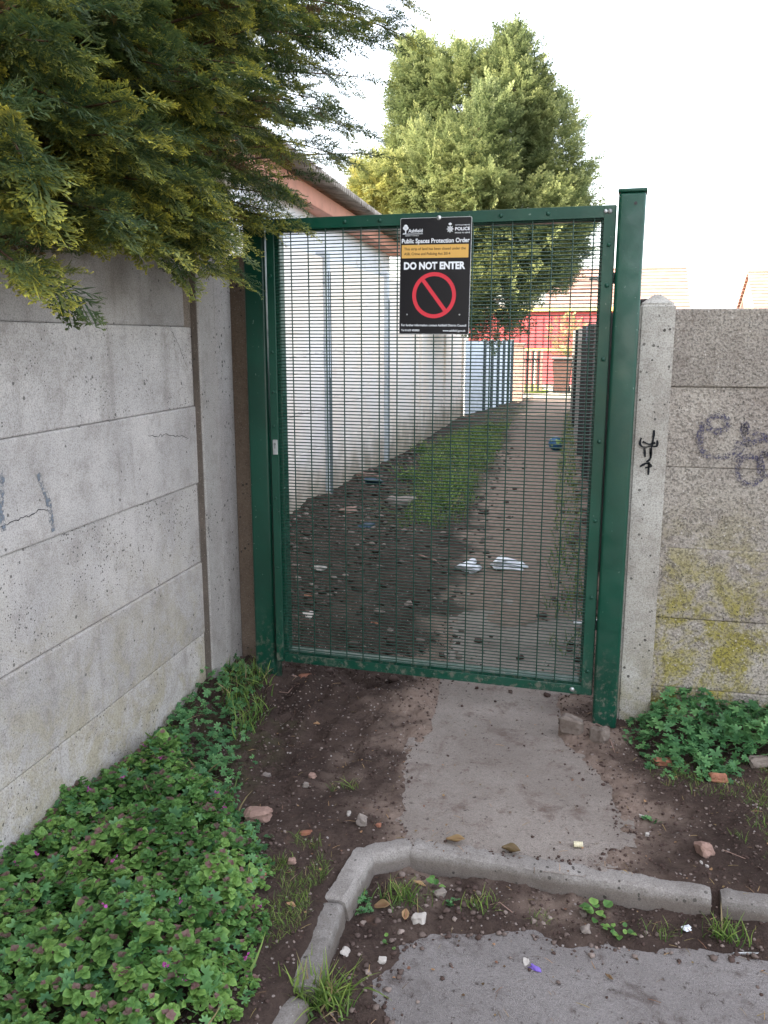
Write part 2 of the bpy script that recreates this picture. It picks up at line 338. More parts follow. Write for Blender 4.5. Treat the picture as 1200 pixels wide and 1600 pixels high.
WROAD = np.vstack([pxpoly([(560, 1680), (612, 1600), (600, 1562), (592, 1535), (628, 1518), (640, 1482), (700, 1466), (830, 1462), (868, 1487), (1000, 1492), (1100, 1494), (1200, 1506)], -.068), [[3., 2.0], [9, 2.0], [60, -3], [60, -60], [-.3, -60], [-.42, .6]]])
def dens(x, y):                                            # -> 1 outside kerb bay, 0 inside
    return
def ground_h(x, y):
    ins = np.minimum(x-xleft(y), yright(x)-y)              # >0 inside the road bay
    soil = .004+.022*fbm(x, y, 3.2, 3, 3)+.020*fbm(x, y, 14, 4, 5)*(.6+1.6*sm(-.35, -.9, x)*sm(2.3, 2.8, y))+.020*np.maximum(0, fbm(x, y, 30, 3, 9))
    far = sm(5, 8, y); soil = soil*(1-far*.3)
    # low heap of dug earth by the hinge-side post, and against the left wall
    soil = soil+.055*np.exp(-(((x+1.12)/.22)**2+((y-3.25)/.22)**2))*(1+fbm(x, y, 16, 3, 21))+.03*np.exp(-(((x+.72)/.25)**2+((y-3.30)/.10)**2))
    soil = soil+.05*sm(-1.25, -1.5, x)*sm(2.4, 3.2, y)*(y < 4.2)
    soil = soil+.03*np.exp(-(((x-.10)/.12)**2+((y-3.16)/.10)**2))
    # bank of rubble and earth along the inside wall of the alley
    soil = soil+(.06*sm(-1.45, -2.25, x))*sm(3.5, 5.5, y)*(1-sm(8.5, 11, y))*(1+1.1*fbm(x, y, 3, 5, 31)*sm(4, 6, y))+.03*sm(-.8, -1.2, x)*sm(3.5, 4.2, y)*(1+fbm(x, y, 8, 4, 33))*(1-sm(9, 12, y))
    da = np.minimum(sdf(WAPR, x, y), sdf(WPATH, x, y)); kp = sm(.1, -.1, sdf(WPATH, x, y))*.85; soil = soil*(1-kp)+kp*(.006+.012*fbm(x, y, 7, 4, 47)); k = np.where(y > 4.6+.5*fbm(x, y, 3, 3, 48), 0, sm(.035, -.03, da))
    soil = soil*(1-k)+k*(-.022+.028*fbm(x, y, 9, 5, 41)+.004*np.maximum(0, fbm(x, y, 40, 2, 43)))
    # inside the bay
    dr = sdf(WROAD, x, y); k2 = sm(.05, -.03, dr)
    edge = np.exp(-np.maximum(ins, 0)/.07)
    bay = (-.060+.012*edge+.010*fbm(x, y, 5, 3, 51)+.016*fbm(x, y, 22, 4, 52)+.010*np.maximum(0, fbm(x, y, 50, 2, 55)))*(1-k2)+k2*(-.086+.030*fbm(x, y, 6, 5, 53))
    k3 = sm(-.005, .05, ins)
    z = soil*(1-k3)+bay*k3
    z = z+(-.15*k3*0)
    # the terrain is level beyond, slightly rising far off
    r = np.hypot(x, y); return z*(1-sm(40, 70, r)*.9)-.0*r
def axis(fine):
    return np.unique(np.round(np.concatenate(fine), 4))
xs = axis([np.linspace(-400, -30, 12), np.linspace(-30, -4, 14), np.arange(-4, -1.7, .08), np.arange(-1.7, 1.6, .0125), np.arange(1.6, 4, .1), np.linspace(4, 30, 14), np.linspace(30, 400, 12)])
ys = axis([np.linspace(-200, -10, 10), np.linspace(-10, .8, 30), np.arange(.8, 4.1, .0125), np.arange(4.1, 8, .03), np.arange(8, 32, .12), np.linspace(32, 80, 15), np.linspace(80, 900, 12)])
def grid(xs, ys, hf, name, mat, colf=None, keep=None, thick=0):
    X, Y = np.meshgrid(xs, ys); Z = hf(X, Y); nx = len(xs); ny = len(ys)
    V = np.stack([X, Y, Z], -1).reshape(-1, 3); i = np.arange(nx*ny).reshape(ny, nx)
    Q = np.stack([i[:-1, :-1], i[:-1, 1:], i[1:, 1:], i[1:, :-1]], -1).reshape(-1, 4)
    if keep is not None:
        kp = keep(X, Y).reshape(-1); Q = Q[kp[Q].all(1)]
        used = np.zeros(len(V), bool); used[Q] = True; mp = np.cumsum(used)-1; V = V[used]; Q = mp[Q]; X = V[:, 0]; Y = V[:, 1]
    col = colf(X.reshape(-1), Y.reshape(-1)) if colf else None
    return mk(name, V, Q, mat, None, True, col)
def gcol(x, y):
    tr = np.clip(sm(.25, -.05, np.minimum(sdf(WPATH, x, y), sdf(WAPR, x, y))+.35*fbm(x, y, 5, 4, 77)), 0, 1)*.8
    gr = sm(6.2, 7.5, y)*sm(.55, .1, np.abs(x+1.35+.0*y))*(1-sm(12, 14, y))+sm(14, 16, y)*.2
    gr = gr+sm(-.95, -1.1, x)*(y < 3)*.3+sm(.6, .9, x)*(y > 2.4)*(y < 3.4)*.6
    gr = gr+((np.abs(x) > 3.) | (y > 27) | (y < -5))*.9
    return np.stack([tr, np.clip(gr, 0, 1), np.zeros_like(x)], -1)
tag(grid(xs, ys, ground_h, 'ground', M['soil'], gcol), kind='structure')
# path: gate apron + the trodden path up the alley, one sheet just above the soil
px_ = axis([np.arange(-1.9, .4, .03)]); py_ = axis([np.arange(2.2, 4, .03), np.arange(4, 30, .1)])
tag(grid(px_, py_, lambda x, y: .0+.003*fbm(x, y, 8, 3, 61), 'path', M['apron'], None, lambda x, y: sdf(WAPR, x, y) < .08), kind='structure')
rx_ = axis([np.arange(-.9, 2.4, .03), np.linspace(2.4, 60, 20)]); ry_ = axis([np.linspace(-60, .4, 20), np.arange(.4, 2.3, .03)])
tag(grid(rx_, ry_, lambda x, y: -.068+.003*fbm(x, y, 6, 3, 62), 'road', M['road'], None, lambda x, y: (sdf(WROAD, x, y) < .1) & (x-xleft(y) > .05) & (yright(x)-y > .06)), kind='structure')
# ------------------------------------------------------------------ scatter engine
def frames(dirs, ups, scale):
    """columns: local x -> dirs, z -> ~ups"""
    x = dirs/np.linalg.norm(dirs, axis=1, keepdims=True)
    y = np.cross(ups, x); y /= (np.linalg.norm(y, axis=1, keepdims=True)+1e-9); z = np.cross(x, y)
    return np.stack([x, y, z], -1)*np.asarray(scale).reshape(-1, 1, 1)
def stamp(protos, which, R, T, colrand, name, mat, parent=None, smooth=False, b=None):
    Vs, Qs, Cs = [], [], []; off = 0
    for k, (pv, pq, pc) in enumerate(protos):
        s = np.where(which == k)[0]
        if not len(s): continue
        V = np.einsum('nij,vj->nvi', R[s], pv)+T[s][:, None, :]; n = len(pv)
        Q = pq[None]+(np.arange(len(s))*n)[:, None, None]+off; off += n*len(s)
        c = np.zeros((len(s), n, 3)); c[:, :, 0] = colrand[s][:, None]; c[:, :, 1] = pc[None, :, 0]; c[:, :, 2] = pc[None, :, 1]
        if b is not None: c[:, :, 2] = np.clip(c[:, :, 2]+b[s][:, None], 0, 1)
        Vs.append(V.reshape(-1, 3)); Qs.append(Q.reshape(-1, pq.shape[1])); Cs.append(c.reshape(-1, 3))
    return mk(name, np.concatenate(Vs), np.concatenate(Qs), mat, parent, smooth, np.concatenate(Cs))
def blob_proto(seed, n=2):
    t = bmesh.new(); bmesh.ops.create_cube(t, size=1.15); bmesh.ops.subdivide_edges(t, edges=t.edges[:], cuts=1, use_grid_fill=True)
    for v in t.verts:
        v.co = v.co.normalized()*(.5+.13*mnoise.noise(v.co*2+Vector((seed*7, 0, 0)))) + mnoise.noise_vector(v.co*1.3+Vector((0, seed*5, 0)))*.30
        v.co.z *= .62
    V = np.array([v.co[:] for v in t.verts]); Q = np.array([[v.index for v in f.verts] for f in t.faces]); t.free()
    return V, Q, np.zeros((len(V), 2))
BL = [blob_proto(i) for i in range(6)]
def randrot(n):
    a = rng.normal(size=(n, 3)); b = rng.normal(size=(n, 3)); b[:, 2] += 0
    return frames(a, b, np.ones(n))
# small clods and stones
def scatter_stones(n, box, smin, smax, name, cond, stony, pw=2.5):
    x = rng.uniform(box[0], box[1], n*3); y = rng.uniform(box[2], box[3], n*3); k = cond(x, y); x = x[k][:n]; y = y[k][:n]; n = len(x)
    s = smin+(smax-smin)*rng.random(n)**pw; z = ground_h(x, y)
    z = np.maximum(z, np.where((yright(x)-y > .05) & (x-xleft(y) > .05), -.067, np.where(sdf(WAPR, x, y) < .05, .001, -9)))
    R = frames(np.stack([rng.normal(size=n), rng.normal(size=n), .2*rng.normal(size=n)], 1), np.tile([0, 0, 1.], (n, 1))+.3*rng.normal(size=(n, 3)), s)
    cr = rng.random(n)**2.0; T = np.stack([x, y, z+s*.12], 1)
    Vs = []; o = stamp(BL, rng.integers(0, 6, n), R, T, np.where(rng.random(n) < stony, cr, .0), name, M['gravel'], None, False)
    return tag(o, kind='stuff')
near = lambda x, y: (np.abs(x-xleft(y)-.04) > .05) | (y > KC[1])
offpath = lambda x, y: (np.minimum(sdf(WAPR, x, y), sdf(WPATH, x, y)) > rng.random(x.shape)**22*-.30)
o = scatter_stones(20000, (-1.45, 1.4, .95, 4.2), .0022, .0125, 'soil_crumbs', lambda x, y: near(x, y) & offpath(x, y) & ((x-xleft(y) < .0) | (yright(x)-y < -.0) | (sdf(WROAD, x, y) > rng.random(x.shape)**20*-.3)), .35)
tag(o, 'fine crumbs of soil and grit strewn over the bare ground', 'gravel')
o = scatter_stones(9000, (-2.2, .3, 3.5, 12), .006, .060, 'rubble_crumbs', lambda x, y: (sdf(WPATH, x, y) > rng.random(x.shape)**3*-.3) & (rng.random(x.shape) < np.where(x < -1.3, 1, .35)), .45, 6)
tag(o, 'loose rubble and stones along the foot of the alley wall', 'rubble')
o = scatter_stones(420, (-.62, 1.4, 1.5, 2.25), .006, .022, 'kerbside_gravel', lambda x, y: (x-xleft(y) > .09) & (yright(x)-y > .10) & (sdf(WROAD, x, y) > -.02) & (rng.random(x.shape) < np.where(x < .0, 1., .3)), 1., 1.4)
tag(o, 'rounded pebbles in the dirt at the foot of the kerb', 'gravel')
# ------------------------------------------------------------------ kerb stones
def kerb(a, b, label, na, nb, za=0, tilt=0.):
    a = np.array(a); b = np.array(b); L = np.linalg.norm(b-a); d = (b-a)/L; nrm = np.array([d[1], -d[0]])   # toward the bay
    k = max(3, int(L/.009)); prof = [(0, -.14), (0, -.006), (.003, .001), (.028, .005), (.053, .004), (.063, -.002), (.067, -.012), (.070, -.040), (.074, -.070), (.076, -.14)]
    V = []; Q = []
    for i in range(k+1):
        t = i/k*L; e = min(t, L-t); sh = -.006*math.exp(-e/.008)
        for (u, z) in prof:
            p = a+d*t+nrm*u
            z2 = z+za+(sh if z > -.05 else 0)
            q = Vector((p[0]*9, p[1]*9, z*9)); nn = mnoise.noise_vector(q)*.004+mnoise.noise_vector(q*5)*.0032+mnoise.noise_vector(q*16)*.0014-Vector((0, 0, .010))*max(0, mnoise.noise(q*4)-.38)*(1 if u > .045 else .2)
            V.append((p[0]+nn.x, p[1]+nn.y, z2+nn.z))
    m = len(prof)
    for i in range(k):
        for j in range(m-1): Q.append((i*m+j, i*m+j+1, (i+1)*m+j+1, (i+1)*m+j))
    n0 = len(V)
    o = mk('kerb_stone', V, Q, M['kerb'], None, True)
    bm = bmesh.new(); bm.from_mesh(o.data); bm.verts.ensure_lookup_table()
    bm.faces.new([bm.verts[j] for j in range(m)][::-1]); bm.faces.new([bm.verts[k*m+j] for j in range(m)]); bmesh.ops.recalc_face_normals(bm, faces=bm.faces[:]); bm.to_mesh(o.data); bm.free(); o.data.set_sharp_from_angle(angle=math.radians(32))
    # make sure normals point outward (up on top)
    tag(o, label, 'kerb stone', 'kerb stones edging the road'); return o
def kofs(P, q=0): return P
gap = .012
dR = (KR1-KR0)/np.linalg.norm(KR1-KR0)
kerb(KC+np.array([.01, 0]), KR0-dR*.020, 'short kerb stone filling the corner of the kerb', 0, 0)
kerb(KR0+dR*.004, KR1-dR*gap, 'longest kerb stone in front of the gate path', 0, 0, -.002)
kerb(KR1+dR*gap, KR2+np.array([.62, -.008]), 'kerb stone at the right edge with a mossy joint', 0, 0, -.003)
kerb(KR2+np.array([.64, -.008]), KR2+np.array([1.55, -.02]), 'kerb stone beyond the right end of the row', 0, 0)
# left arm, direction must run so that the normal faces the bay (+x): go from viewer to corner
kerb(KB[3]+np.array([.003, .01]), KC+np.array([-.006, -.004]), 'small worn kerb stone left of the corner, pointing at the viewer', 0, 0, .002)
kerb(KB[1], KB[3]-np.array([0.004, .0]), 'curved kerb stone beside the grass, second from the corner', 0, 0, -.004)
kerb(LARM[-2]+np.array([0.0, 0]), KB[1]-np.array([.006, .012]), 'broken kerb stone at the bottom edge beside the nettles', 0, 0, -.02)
# ------------------------------------------------------------------ left concrete fence
def board(parent, x0, x1, y0, y1, z0, z1, mat, axisn, label=None, bev=.006):
    m = MB(); bev = .0012 if (axisn == 'y' and abs(z0-.7053) < .002) else bev; m.box((x0+x1)/2, (y0+y1)/2, (z0+z1)/2, abs(x1-x0), abs(y1-y0), z1-z0, bev, seg=2)
    o = m.build('board', mat, parent)
    if label: o['label'] = label
    return o
lf = empty('concrete_fence', (-1.55, 3.2, -.05), 'pale grey concrete panel fence on the left under the overhanging conifer', 'fence')
def P_(o, par):                                            # keep world coordinates while parented
    o.matrix_parent_inverse = par.matrix_world.inverted(); return o
def setloc(par):
    bpy.context.view_layer.update()
    for ch in par.children_recursive:
        if ch.parent == par: ch.matrix_parent_inverse = par.matrix_world.inverted()
seams = [-.06, .285, .592, .925, 1.237, 1.547, 1.86]
bays = [(1.36, 3.205), (-.58, 1.24), (-2.5, -.7)]
for bi, (ya, yb) in enumerate(bays):
    for i in range(6):
        dx = (0.0, .004, -.003, .005, -.001, -.022)[i]
        y2 = yb-(.012 if i == 5 else 0)
        board(lf, -1.56, -1.5+dx, ya, y2, seams[i]+.0003, seams[i+1]-.0003, M['cl'], 'x')
# corner post pair at the gate end: first post stands 35 mm proud, the brown one further
m = MB(); m.box(-1.528, 3.285, .88, .116, .162, 2.0, .010, seg=2).rough(.0008, 20); m.build('post', M['clp'], lf)
M['cdark'] = concrete('shaded_side_concrete', (.12, .10, .085), (.16, .13, .11), pit=.25, dirt=(.07, .06, .05)); m = MB(); m.box(-1.486, 3.201, .88, .024, .006, 1.99, .001); o = m.build('post_side_shade', M['cdark'], lf); m = MB(); m.box(-1.531, 3.462, .88, .112, .188, 2.0, .010, seg=2).rough(.0008, 20); m.build('post', M['clp'], lf)  # thin dark strip paints shade onto the post side facing the viewer
m = MB(); m.box(-1.45, 3.615, .92, .145, .115, 1.86, .012, seg=2).rough(.0012, 20); o = m.build('post', M['cbrown'], lf); o['label'] = 'brown stained concrete end post'
for yy in (1.30, -.64, -2.56):
    m = MB(); m.box(-1.522, yy, .88, .116, .114, 2.0, .010, seg=2); m.build('post', M['clp'], lf)
# faint old spray marks on a board
def ribbon(pts3, w, nrm, name, mat, parent):
    P = [Vector(p) for p in pts3]; V = []; Q = []; n = Vector(nrm)
    for i, p in enumerate(P):
        d = (P[min(i+1, len(P)-1)]-P[max(i-1, 0)]).normalized(); s = d.cross(n).normalized()*w[i]/2 if hasattr(w, '__len__') else d.cross(n).normalized()*w/2
        V += [p-s, p+s]
        if i: Q.append((2*i-2, 2*i-1, 2*i+1, 2*i))
    return V, Q
def strokes(list_of_px, plane, w, nrm, name, mat, parent):
    VV, QQ = [], []
    for pts in list_of_px:
        # smooth (Catmull-Rom) resample
        P = [Vector(plane(*p)) for p in pts]; R = []
        for i in range(len(P)-1):
            a = P[max(i-1, 0)]; b = P[i]; c = P[i+1]; d = P[min(i+2, len(P)-1)]
            for k in range(6):
                t = k/6; R.append(.5*((2*b)+(c-a)*t+(2*a-5*b+4*c-d)*t*t+(3*b-a-3*c+d)*t**3))
        R.append(P[-1]); ww = [w*(.75+.5*abs(mnoise.noise(p*30))*2) for p in R]
        V, Q = ribbon(R, ww, nrm, '', None, None); o = len(VV); VV += V; QQ += [tuple(i+o for i in q) for q in Q]
    return mk(name, [tuple(v) for v in VV], QQ, mat, parent)
for st_ in ([(60, 740), (66, 758), (76, 785), (80, 812), (84, 830)], [(0, 735), (4, 760), (2, 790), (6, 830)]):
    strokes([st_], lambda a, b: onx(a, b, -1.4935), .022, (1, 0, 0), 'spray_mark', M['graf3'], lf)
def crack(pts, plane, nrm, parent, w=.0022, mat='graf2'):
    R = []
    for i in range(len(pts)-1):
        a = np.array(pts[i], float); b = np.array(pts[i+1], float); n = max(2, int(np.linalg.norm(b-a)/3))
        for k in range(n): R.append(tuple(a+(b-a)*k/n+rng.normal(size=2)*[.6, 1.1]))
    return strokes([R], plane, w, nrm, 'crack', M[mat], parent)
crack([(0, 825), (25, 812), (45, 806), (62, 796), (78, 797)], lambda a, b: onx(a, b, -1.494), (1, 0, 0), lf)
crack([(232, 681), (262, 680), (298, 684)], lambda a, b: onx(a, b, -1.494), (1, 0, 0), lf, .0018)
crack([(265, 510), (280, 540), (295, 582)], lambda a, b: onx(a, b, -1.4975), (1, 0, 0), lf, .0018)
setloc(lf)
# ------------------------------------------------------------------ right concrete fence
WY = 3.41
rf = empty('concrete_fence', (.3, WY, 0), 'brown pebbly concrete panel fence with yellow lichen right of the gate', 'fence')
rs = [-.17, .128, .42, .705, 1.02, 1.325, 1.61]
for bi, (xa, xb) in enumerate(((.315, 2.15), (2.27, 4.1))):
    for i in range(6):
        dy = (0, .003, -.002, .002, .004, -.003)[i]
        board(rf, xa, xb, WY+dy, WY+.055, rs[i]+.0003, rs[i+1]-.0003, M['cr'], 'y')
for xx in (.268, 2.21, 4.16):
    m = MB(); s = .0625; a0 = 3.335; a1 = 3.46; zt = 1.625
    t = m.b; vs = [t.verts.new(v) for v in [(xx-s, a0, -.3), (xx+s, a0, -.3), (xx+s, a1, -.3), (xx-s, a1, -.3), (xx-s, a0, zt), (xx+s, a0, zt), (xx+s, a1, zt), (xx-s, a1, zt), (xx, (a0+a1)/2, zt+.045)]]
    for f in ((0, 1, 5, 4), (1, 2, 6, 5), (2, 3, 7, 6), (3, 0, 4, 7), (4, 5, 8), (5, 6, 8), (6, 7, 8), (7, 4, 8), (3, 2, 1, 0)): t.faces.new([vs[i] for i in f])
    bmesh.ops.bevel(t, geom=[e for e in t.edges], offset=.008, segments=2, affect='EDGES')
    o = m.build('post', M['crp'], rf)
    if xx < 1: post_r = o; o['label'] = 'pale concrete post with pointed top and black paint scribble'
# narrow gravel-board edge strip between the green post and the concrete post
m = MB(); m.box(.190, 3.43, .82, .018, .07, 1.66, .003); o = m.build('edge_strip', M['cbrown'], rf)
pl = lambda a, b: ony(a, b, WY-.0065)
def circ(cx, cy, rx, ry, a0=0, a1=360, n=12): return [(cx+rx*math.cos(math.radians(a0+(a1-a0)*i/n)), cy+ry*math.sin(math.radians(a0+(a1-a0)*i/n))) for i in range(n+1)]
strokes([circ(1122, 662, 16, 12), [(1100, 660), (1093, 685), (1100, 708), (1120, 715), (1145, 708), (1156, 690)], [(1163, 662), (1160, 676), (1168, 674), (1163, 662), (1166, 690), (1172, 702)], [(1150, 722), (1160, 700), (1178, 690), (1200, 688), (1235, 700)],
         circ(1172, 735, 20, 22), circ(1200, 727, 14, 18), [(1176, 676), (1205, 684), (1240, 690)], [(1190, 705), (1204, 712), (1230, 716)], circ(1245, 735, 16, 20, 0, 300)], pl, .022, (0, -1, 0), 'graffiti', M['graf'], rf)
pl2 = lambda a, b: ony(a, b, 3.3315)
g = strokes([[(1002, 684), (1000, 694), (1007, 699), (1016, 697), (1026, 697), (1027, 688)], [(1022, 672), (1021, 684), (1018, 700), (1016, 716), (1010, 722)], [(1007, 700), (1008, 714)], [(1016, 700), (1017, 716)], [(1000, 729), (1010, 724), (1018, 728), (1008, 731)], [(1014, 722), (1013, 742)], [(1004, 690), (1014, 694), (1024, 692)]], pl2, .0075, (0, -1, 0), 'graffiti', M['graf2'], rf)
setloc(rf)
# ------------------------------------------------------------------ green posts
def gpost(cx, cy, h, label, rz):
    g = empty('gate_post', (cx, cy, -.3), label, 'post', 'green gate posts', rz)
    m = MB(); m.box(0, 0, (h+.3)/2, .092, .092, h+.3, .012, seg=4); o = m.build('shaft', M['green'], g, True)
    m = MB(); m.box(0, 0, h+.3+.006, .098, .098, .012, .004, seg=2); m.build('cap', M['green'], g, True)
    m = MB(); m.cyl((.012, -.0465, h+.262), (.012, -.0475, h+.262), .0055, n=12); m.build('screw_hole', M['black'], g)
    return g
gpost(-1.296, 3.42, 1.98, 'dark green steel gate post on the left side, its top hidden in conifer foliage', math.radians(-3.7))
gpost(.155, 3.283, 2.0, 'dark green steel gate post on the right with flat cap and screw hole', math.radians(-3.7))
# ------------------------------------------------------------------ gate
GL = Vector((-1.232, 3.352, 0)); GR = Vector((.100, 3.266, 0)); gd = GR-GL; GW = gd.length; ga = math.atan2(gd.y, gd.x)
gz0 = .128; gz1 = 1.962; gh = gz1-gz0
gate = empty('mesh_gate', (GL.x, GL.y, gz0), 'green steel security gate of fine welded mesh, closed across the alley', 'gate', None, ga)
t5 = .05
m = MB()
m.box(t5/2, .033, gh/2, t5, .05, gh, .005, seg=2); m.box(GW-t5/2, .033, gh/2, t5, .05, gh, .005, seg=2)
m.box(GW/2, .033, gh-t5/2, GW-2*t5+.002, .05, t5-.001, .005, seg=2); m.box(GW/2, .033, t5/2, GW-2*t5+.002, .05, t5-.001, .005, seg=2)
m.build('frame', M['green'], gate, False)
# mesh panel of wires, in front of the frame (local y about 0)
Vw, Qw = [], []
def wire(p, q, r, ax):
    n = 6; o = len(Vw)
    for P in (p, q):
        for k in range(n):
            a = 2*math.pi*k/n+.3
            if ax == 'x': Vw.append((P[0], P[1]+r*math.cos(a), P[2]+r*math.sin(a)))
            else: Vw.append((P[0]+r*math.cos(a), P[1]+r*math.sin(a), P[2]))
    for k in range(n): Qw.append((o+k, o+(k+1) % n, o+n+(k+1) % n, o+n+k))
nz = int((gh-.01)/.0132)
for i in range(nz+1):
    z = .006+i*.0132; wire((.004, .0045, z), (GW-.004, .0045, z), .0022, 'x')
nx = int((GW-.02)/.0725)
for i in range(nx+1):
    x = .030+i*.0725; wire((x, .0008, .002), (x, .0008, gh-.002), .0024, 'z')
mk('wire_mesh', Vw, Qw, M['wire'], gate, True)
# clamp strips and their bolts
st = MB(); sy = -.0045
for (cx, cz, sx, sz) in ((.016, gh/2, .032, gh), (GW-.020, gh/2, .040, gh), (GW/2, gh-.021, GW-.073, .042), (GW/2, .018, GW-.073, .036)):
    st.box(cx, sy, cz, sx, .005, sz, .001)
st.build('clamp_strip', M['green'], gate)
def bolt(x, z, mat='green', r=.008):
    m = MB(); m.cyl((x, sy-.0025, z), (x, sy-.0065, z), r, r*.8, n=12); m.build('bolt', M[mat], gate, True)
for z in (.12, .42, .72, 1.02, 1.16, 1.32, 1.62): bolt(.016, z, r=.006)
for z in (.10, .40, .70, 1.00, 1.30, 1.56, 1.70): bolt(GW-.018, z)
for x in (.10, .33, .47, .70, .93, 1.10, 1.30): bolt(x, gh-.021, 'galv' if x in (.70, 1.30) else 'green', .008 if x != .7 else .010)
for x in (.1, .3, .5, .7, .9, 1.1): bolt(x, .018, r=.006)
bolt(GW-.075, .018, 'galv', .010); bolt(GW-.02, gh-.021, 'dull', .009)
m = MB(); m.box(.020, -.0105, .935, .021, .007, .062, .002, seg=2); lk = m.build('lock_plate', M['galv'], gate)
m = MB(); m.cyl((.020, -.0138, .948), (.020, -.0155, .948), .0055, n=14); m.box(.020, -.0145, .938, .004, .002, .016); o = m.build('keyhole', M['dull'], gate); o.parent = lk
# hinges on the right: threaded eye bolts through frame and post
for z in (.27, gh-.245):
    m = MB(); m.cyl((GW-.085, .062, z), (GW+.055, .062, z), .0055, n=10); m.cyl((GW+.008, .062, z-.02), (GW+.008, .062, z+.02), .009, n=12); m.cyl((GW-.004, .062, z), (GW+.002, .062, z), .011, n=6)
    m.cyl((GW-.055, .062, z), (GW-.049, .062, z), .012, n=6); m.build('hinge', M['galv'], gate, False)
# ------------------------------------------------------------------ sign
sgx = 122; q0 = Vector(ony(622, 349, 3.29)); 
c_px = ony(678, 432, 3.295); Lx = (Vector(c_px)-GL).dot(gd.normalized()); sw, sh_ = .272, .425; sz = c_px[2]
sign = empty('warning_sign', (GL.x+gd.x/GW*Lx+.0085*math.sin(ga), GL.y+gd.y/GW*Lx-.0085, sz-sh_/2), 'black rectangular DO NOT ENTER notice with red prohibition circle, fixed to the gate mesh', 'sign', None, ga)
sign.rotation_euler = (0, math.radians(.6), ga)
m = MB()
def rrect(w, h, r, n=5, cx=0, cz=0):
    pts = []
    for (sx, sz_, a) in ((1, 1, 0), (-1, 1, 90), (-1, -1, 180), (1, -1, 270)):
        for k in range(n+1):
            t = math.radians(a+90*k/n); pts.append((cx+sx*(w/2-r)+r*math.cos(t), cz+sz_*(h/2-r)+r*math.sin(t)))
    return pts
MB().prism(rrect(sw, sh_, .006, cz=sh_/2), 'y', -.0015, .0015).build('backing', M['signedge'], sign)
MB().prism(rrect(sw-.003, sh_-.003, .005, cz=sh_/2), 'y', -.0022, -.0014).build('face', M['black'], sign)
FY = -.0026
def text(s, x, z, width, mat, al='LEFT', bold=0., size=None, par=None, sq=1.):
    cu = bpy.data.curves.new('lettering', 'FONT'); cu.body = s; cu.align_x = al; cu.size = .02; cu.offset = bold*.02; cu.extrude = 0; cu.resolution_u = 3
    to = bpy.data.objects.new('tmp', cu); C.objects.link(to); dg = bpy.context.evaluated_depsgraph_get(); me = bpy.data.meshes.new_from_object(to.evaluated_get(dg)); bpy.data.objects.remove(to)
    me.name = 'lettering'; co = np.zeros(len(me.vertices)*3, np.float32); me.vertices.foreach_get('co', co); co = co.reshape(-1, 3)
    wd = co[:, 0].max()-co[:, 0].min(); k = width/wd; x0 = co[:, 0].min() if al == 'LEFT' else (co[:, 0].max() if al == 'RIGHT' else (co[:, 0].max()+co[:, 0].min())/2)
    hh = size/(.02*.73) if size else k*sq
    n = np.zeros_like(co); n[:, 0] = (co[:, 0]-x0)*k+x; n[:, 2] = co[:, 1]*hh+z; n[:, 1] = FY
    me.vertices.foreach_set('co', n.ravel()); me.update(); me.materials.clear(); return linkmesh('lettering', me, M[mat], par or sign)
W2 = sw/2; T = sh_
text('Ashfield', -W2+.031, T-.052, .055, 'sw', bold=.015, size=.013)
text('DISTRICT COUNCIL', -W2+.020, T-.0655, .052, 'sw', size=.0038, bold=.005)
# tree emblem and rule
m = MB()
for (cx, cz, r) in ((-W2+.021, T-.031, .0075), (-W2+.016, T-.036, .006), (-W2+.026, T-.036, .006), (-W2+.021, T-.040, .006)):
    m.cyl((cx, FY, cz), (cx, FY-.0003, cz), r, n=18)
m.box(-W2+.021, FY, T-.049, .004, .0004, .014); m.box(-W2+.048, FY, T-.0575, .078, .0004, .0016); m.box(-W2+.0165, FY, T-.0545, .011, .0004, .0016); m.build('tree_emblem', M['sw'], sign)
text('NOTTINGHAMSHIRE', W2-.062, T-.0315, .056, 'sw', size=.0042, bold=.006)
text('POLICE', W2-.062, T-.0480, .056, 'sw', size=.0115, bold=.03)
text('PROUD TO SERVE', W2-.062, T-.0590, .056, 'sw', size=.0048, bold=.012)
# eight pointed crest with crown
cx, cz = W2-.081, T-.043; m = MB()
for k in range(8):
    a = k*math.pi/4+math.pi/8*0; r1 = .0150; b = .34
    m.prism([(cx+.0072*math.cos(a-b), cz+.0072*math.sin(a-b)), (cx+r1*math.cos(a), cz+r1*math.sin(a)), (cx+.0072*math.cos(a+b), cz+.0072*math.sin(a+b))], 'y', FY, FY-.0003)
m.prism([(cx+.0088*math.cos(t*.3927), cz+.0088*math.sin(t*.3927)) for t in range(16)], 'y', FY-.0001, FY-.0004)
for (ax, az, r) in ((-.004, .0185, .0022), (0, .0205, .0025), (.004, .0185, .0022)): m.cyl((cx+ax, FY, cz+az), (cx+ax, FY-.0003, cz+az), r, n=10)
m.box(cx, FY-.0002, cz+.0160, .010, .0004, .003); cr = m.build('crest', M['sw'], sign)
m = MB()
def ring(m, cx, cz, r0, r1, y0, y1, n=64):
    for k in range(n):
        a, b = 2*math.pi*k/n, 2*math.pi*(k+1)/n
        V = [m.b.verts.new((cx+r*math.cos(t), y0, cz+r*math.sin(t))) for r, t in ((r0, a), (r1, a), (r1, b), (r0, b))]; m.b.faces.new(V)
ring(m, cx, cz, .0045, .0056, FY-.0006, FY-.0008, 24); ring(m, cx, cz, .0068, .0074, FY-.0006, 0, 24); m.prism([(cx+.002*math.cos(t*.785), cz+.002*math.sin(t*.785)) for t in range(8)], 'y', FY-.0005, FY-.0007)
o = m.build('crest_detail', M['black'], sign); o.parent = cr
text('Public Spaces Protection Order', -W2+.0065, T-.0905, .2595, 'sw', bold=.022, size=.0165)
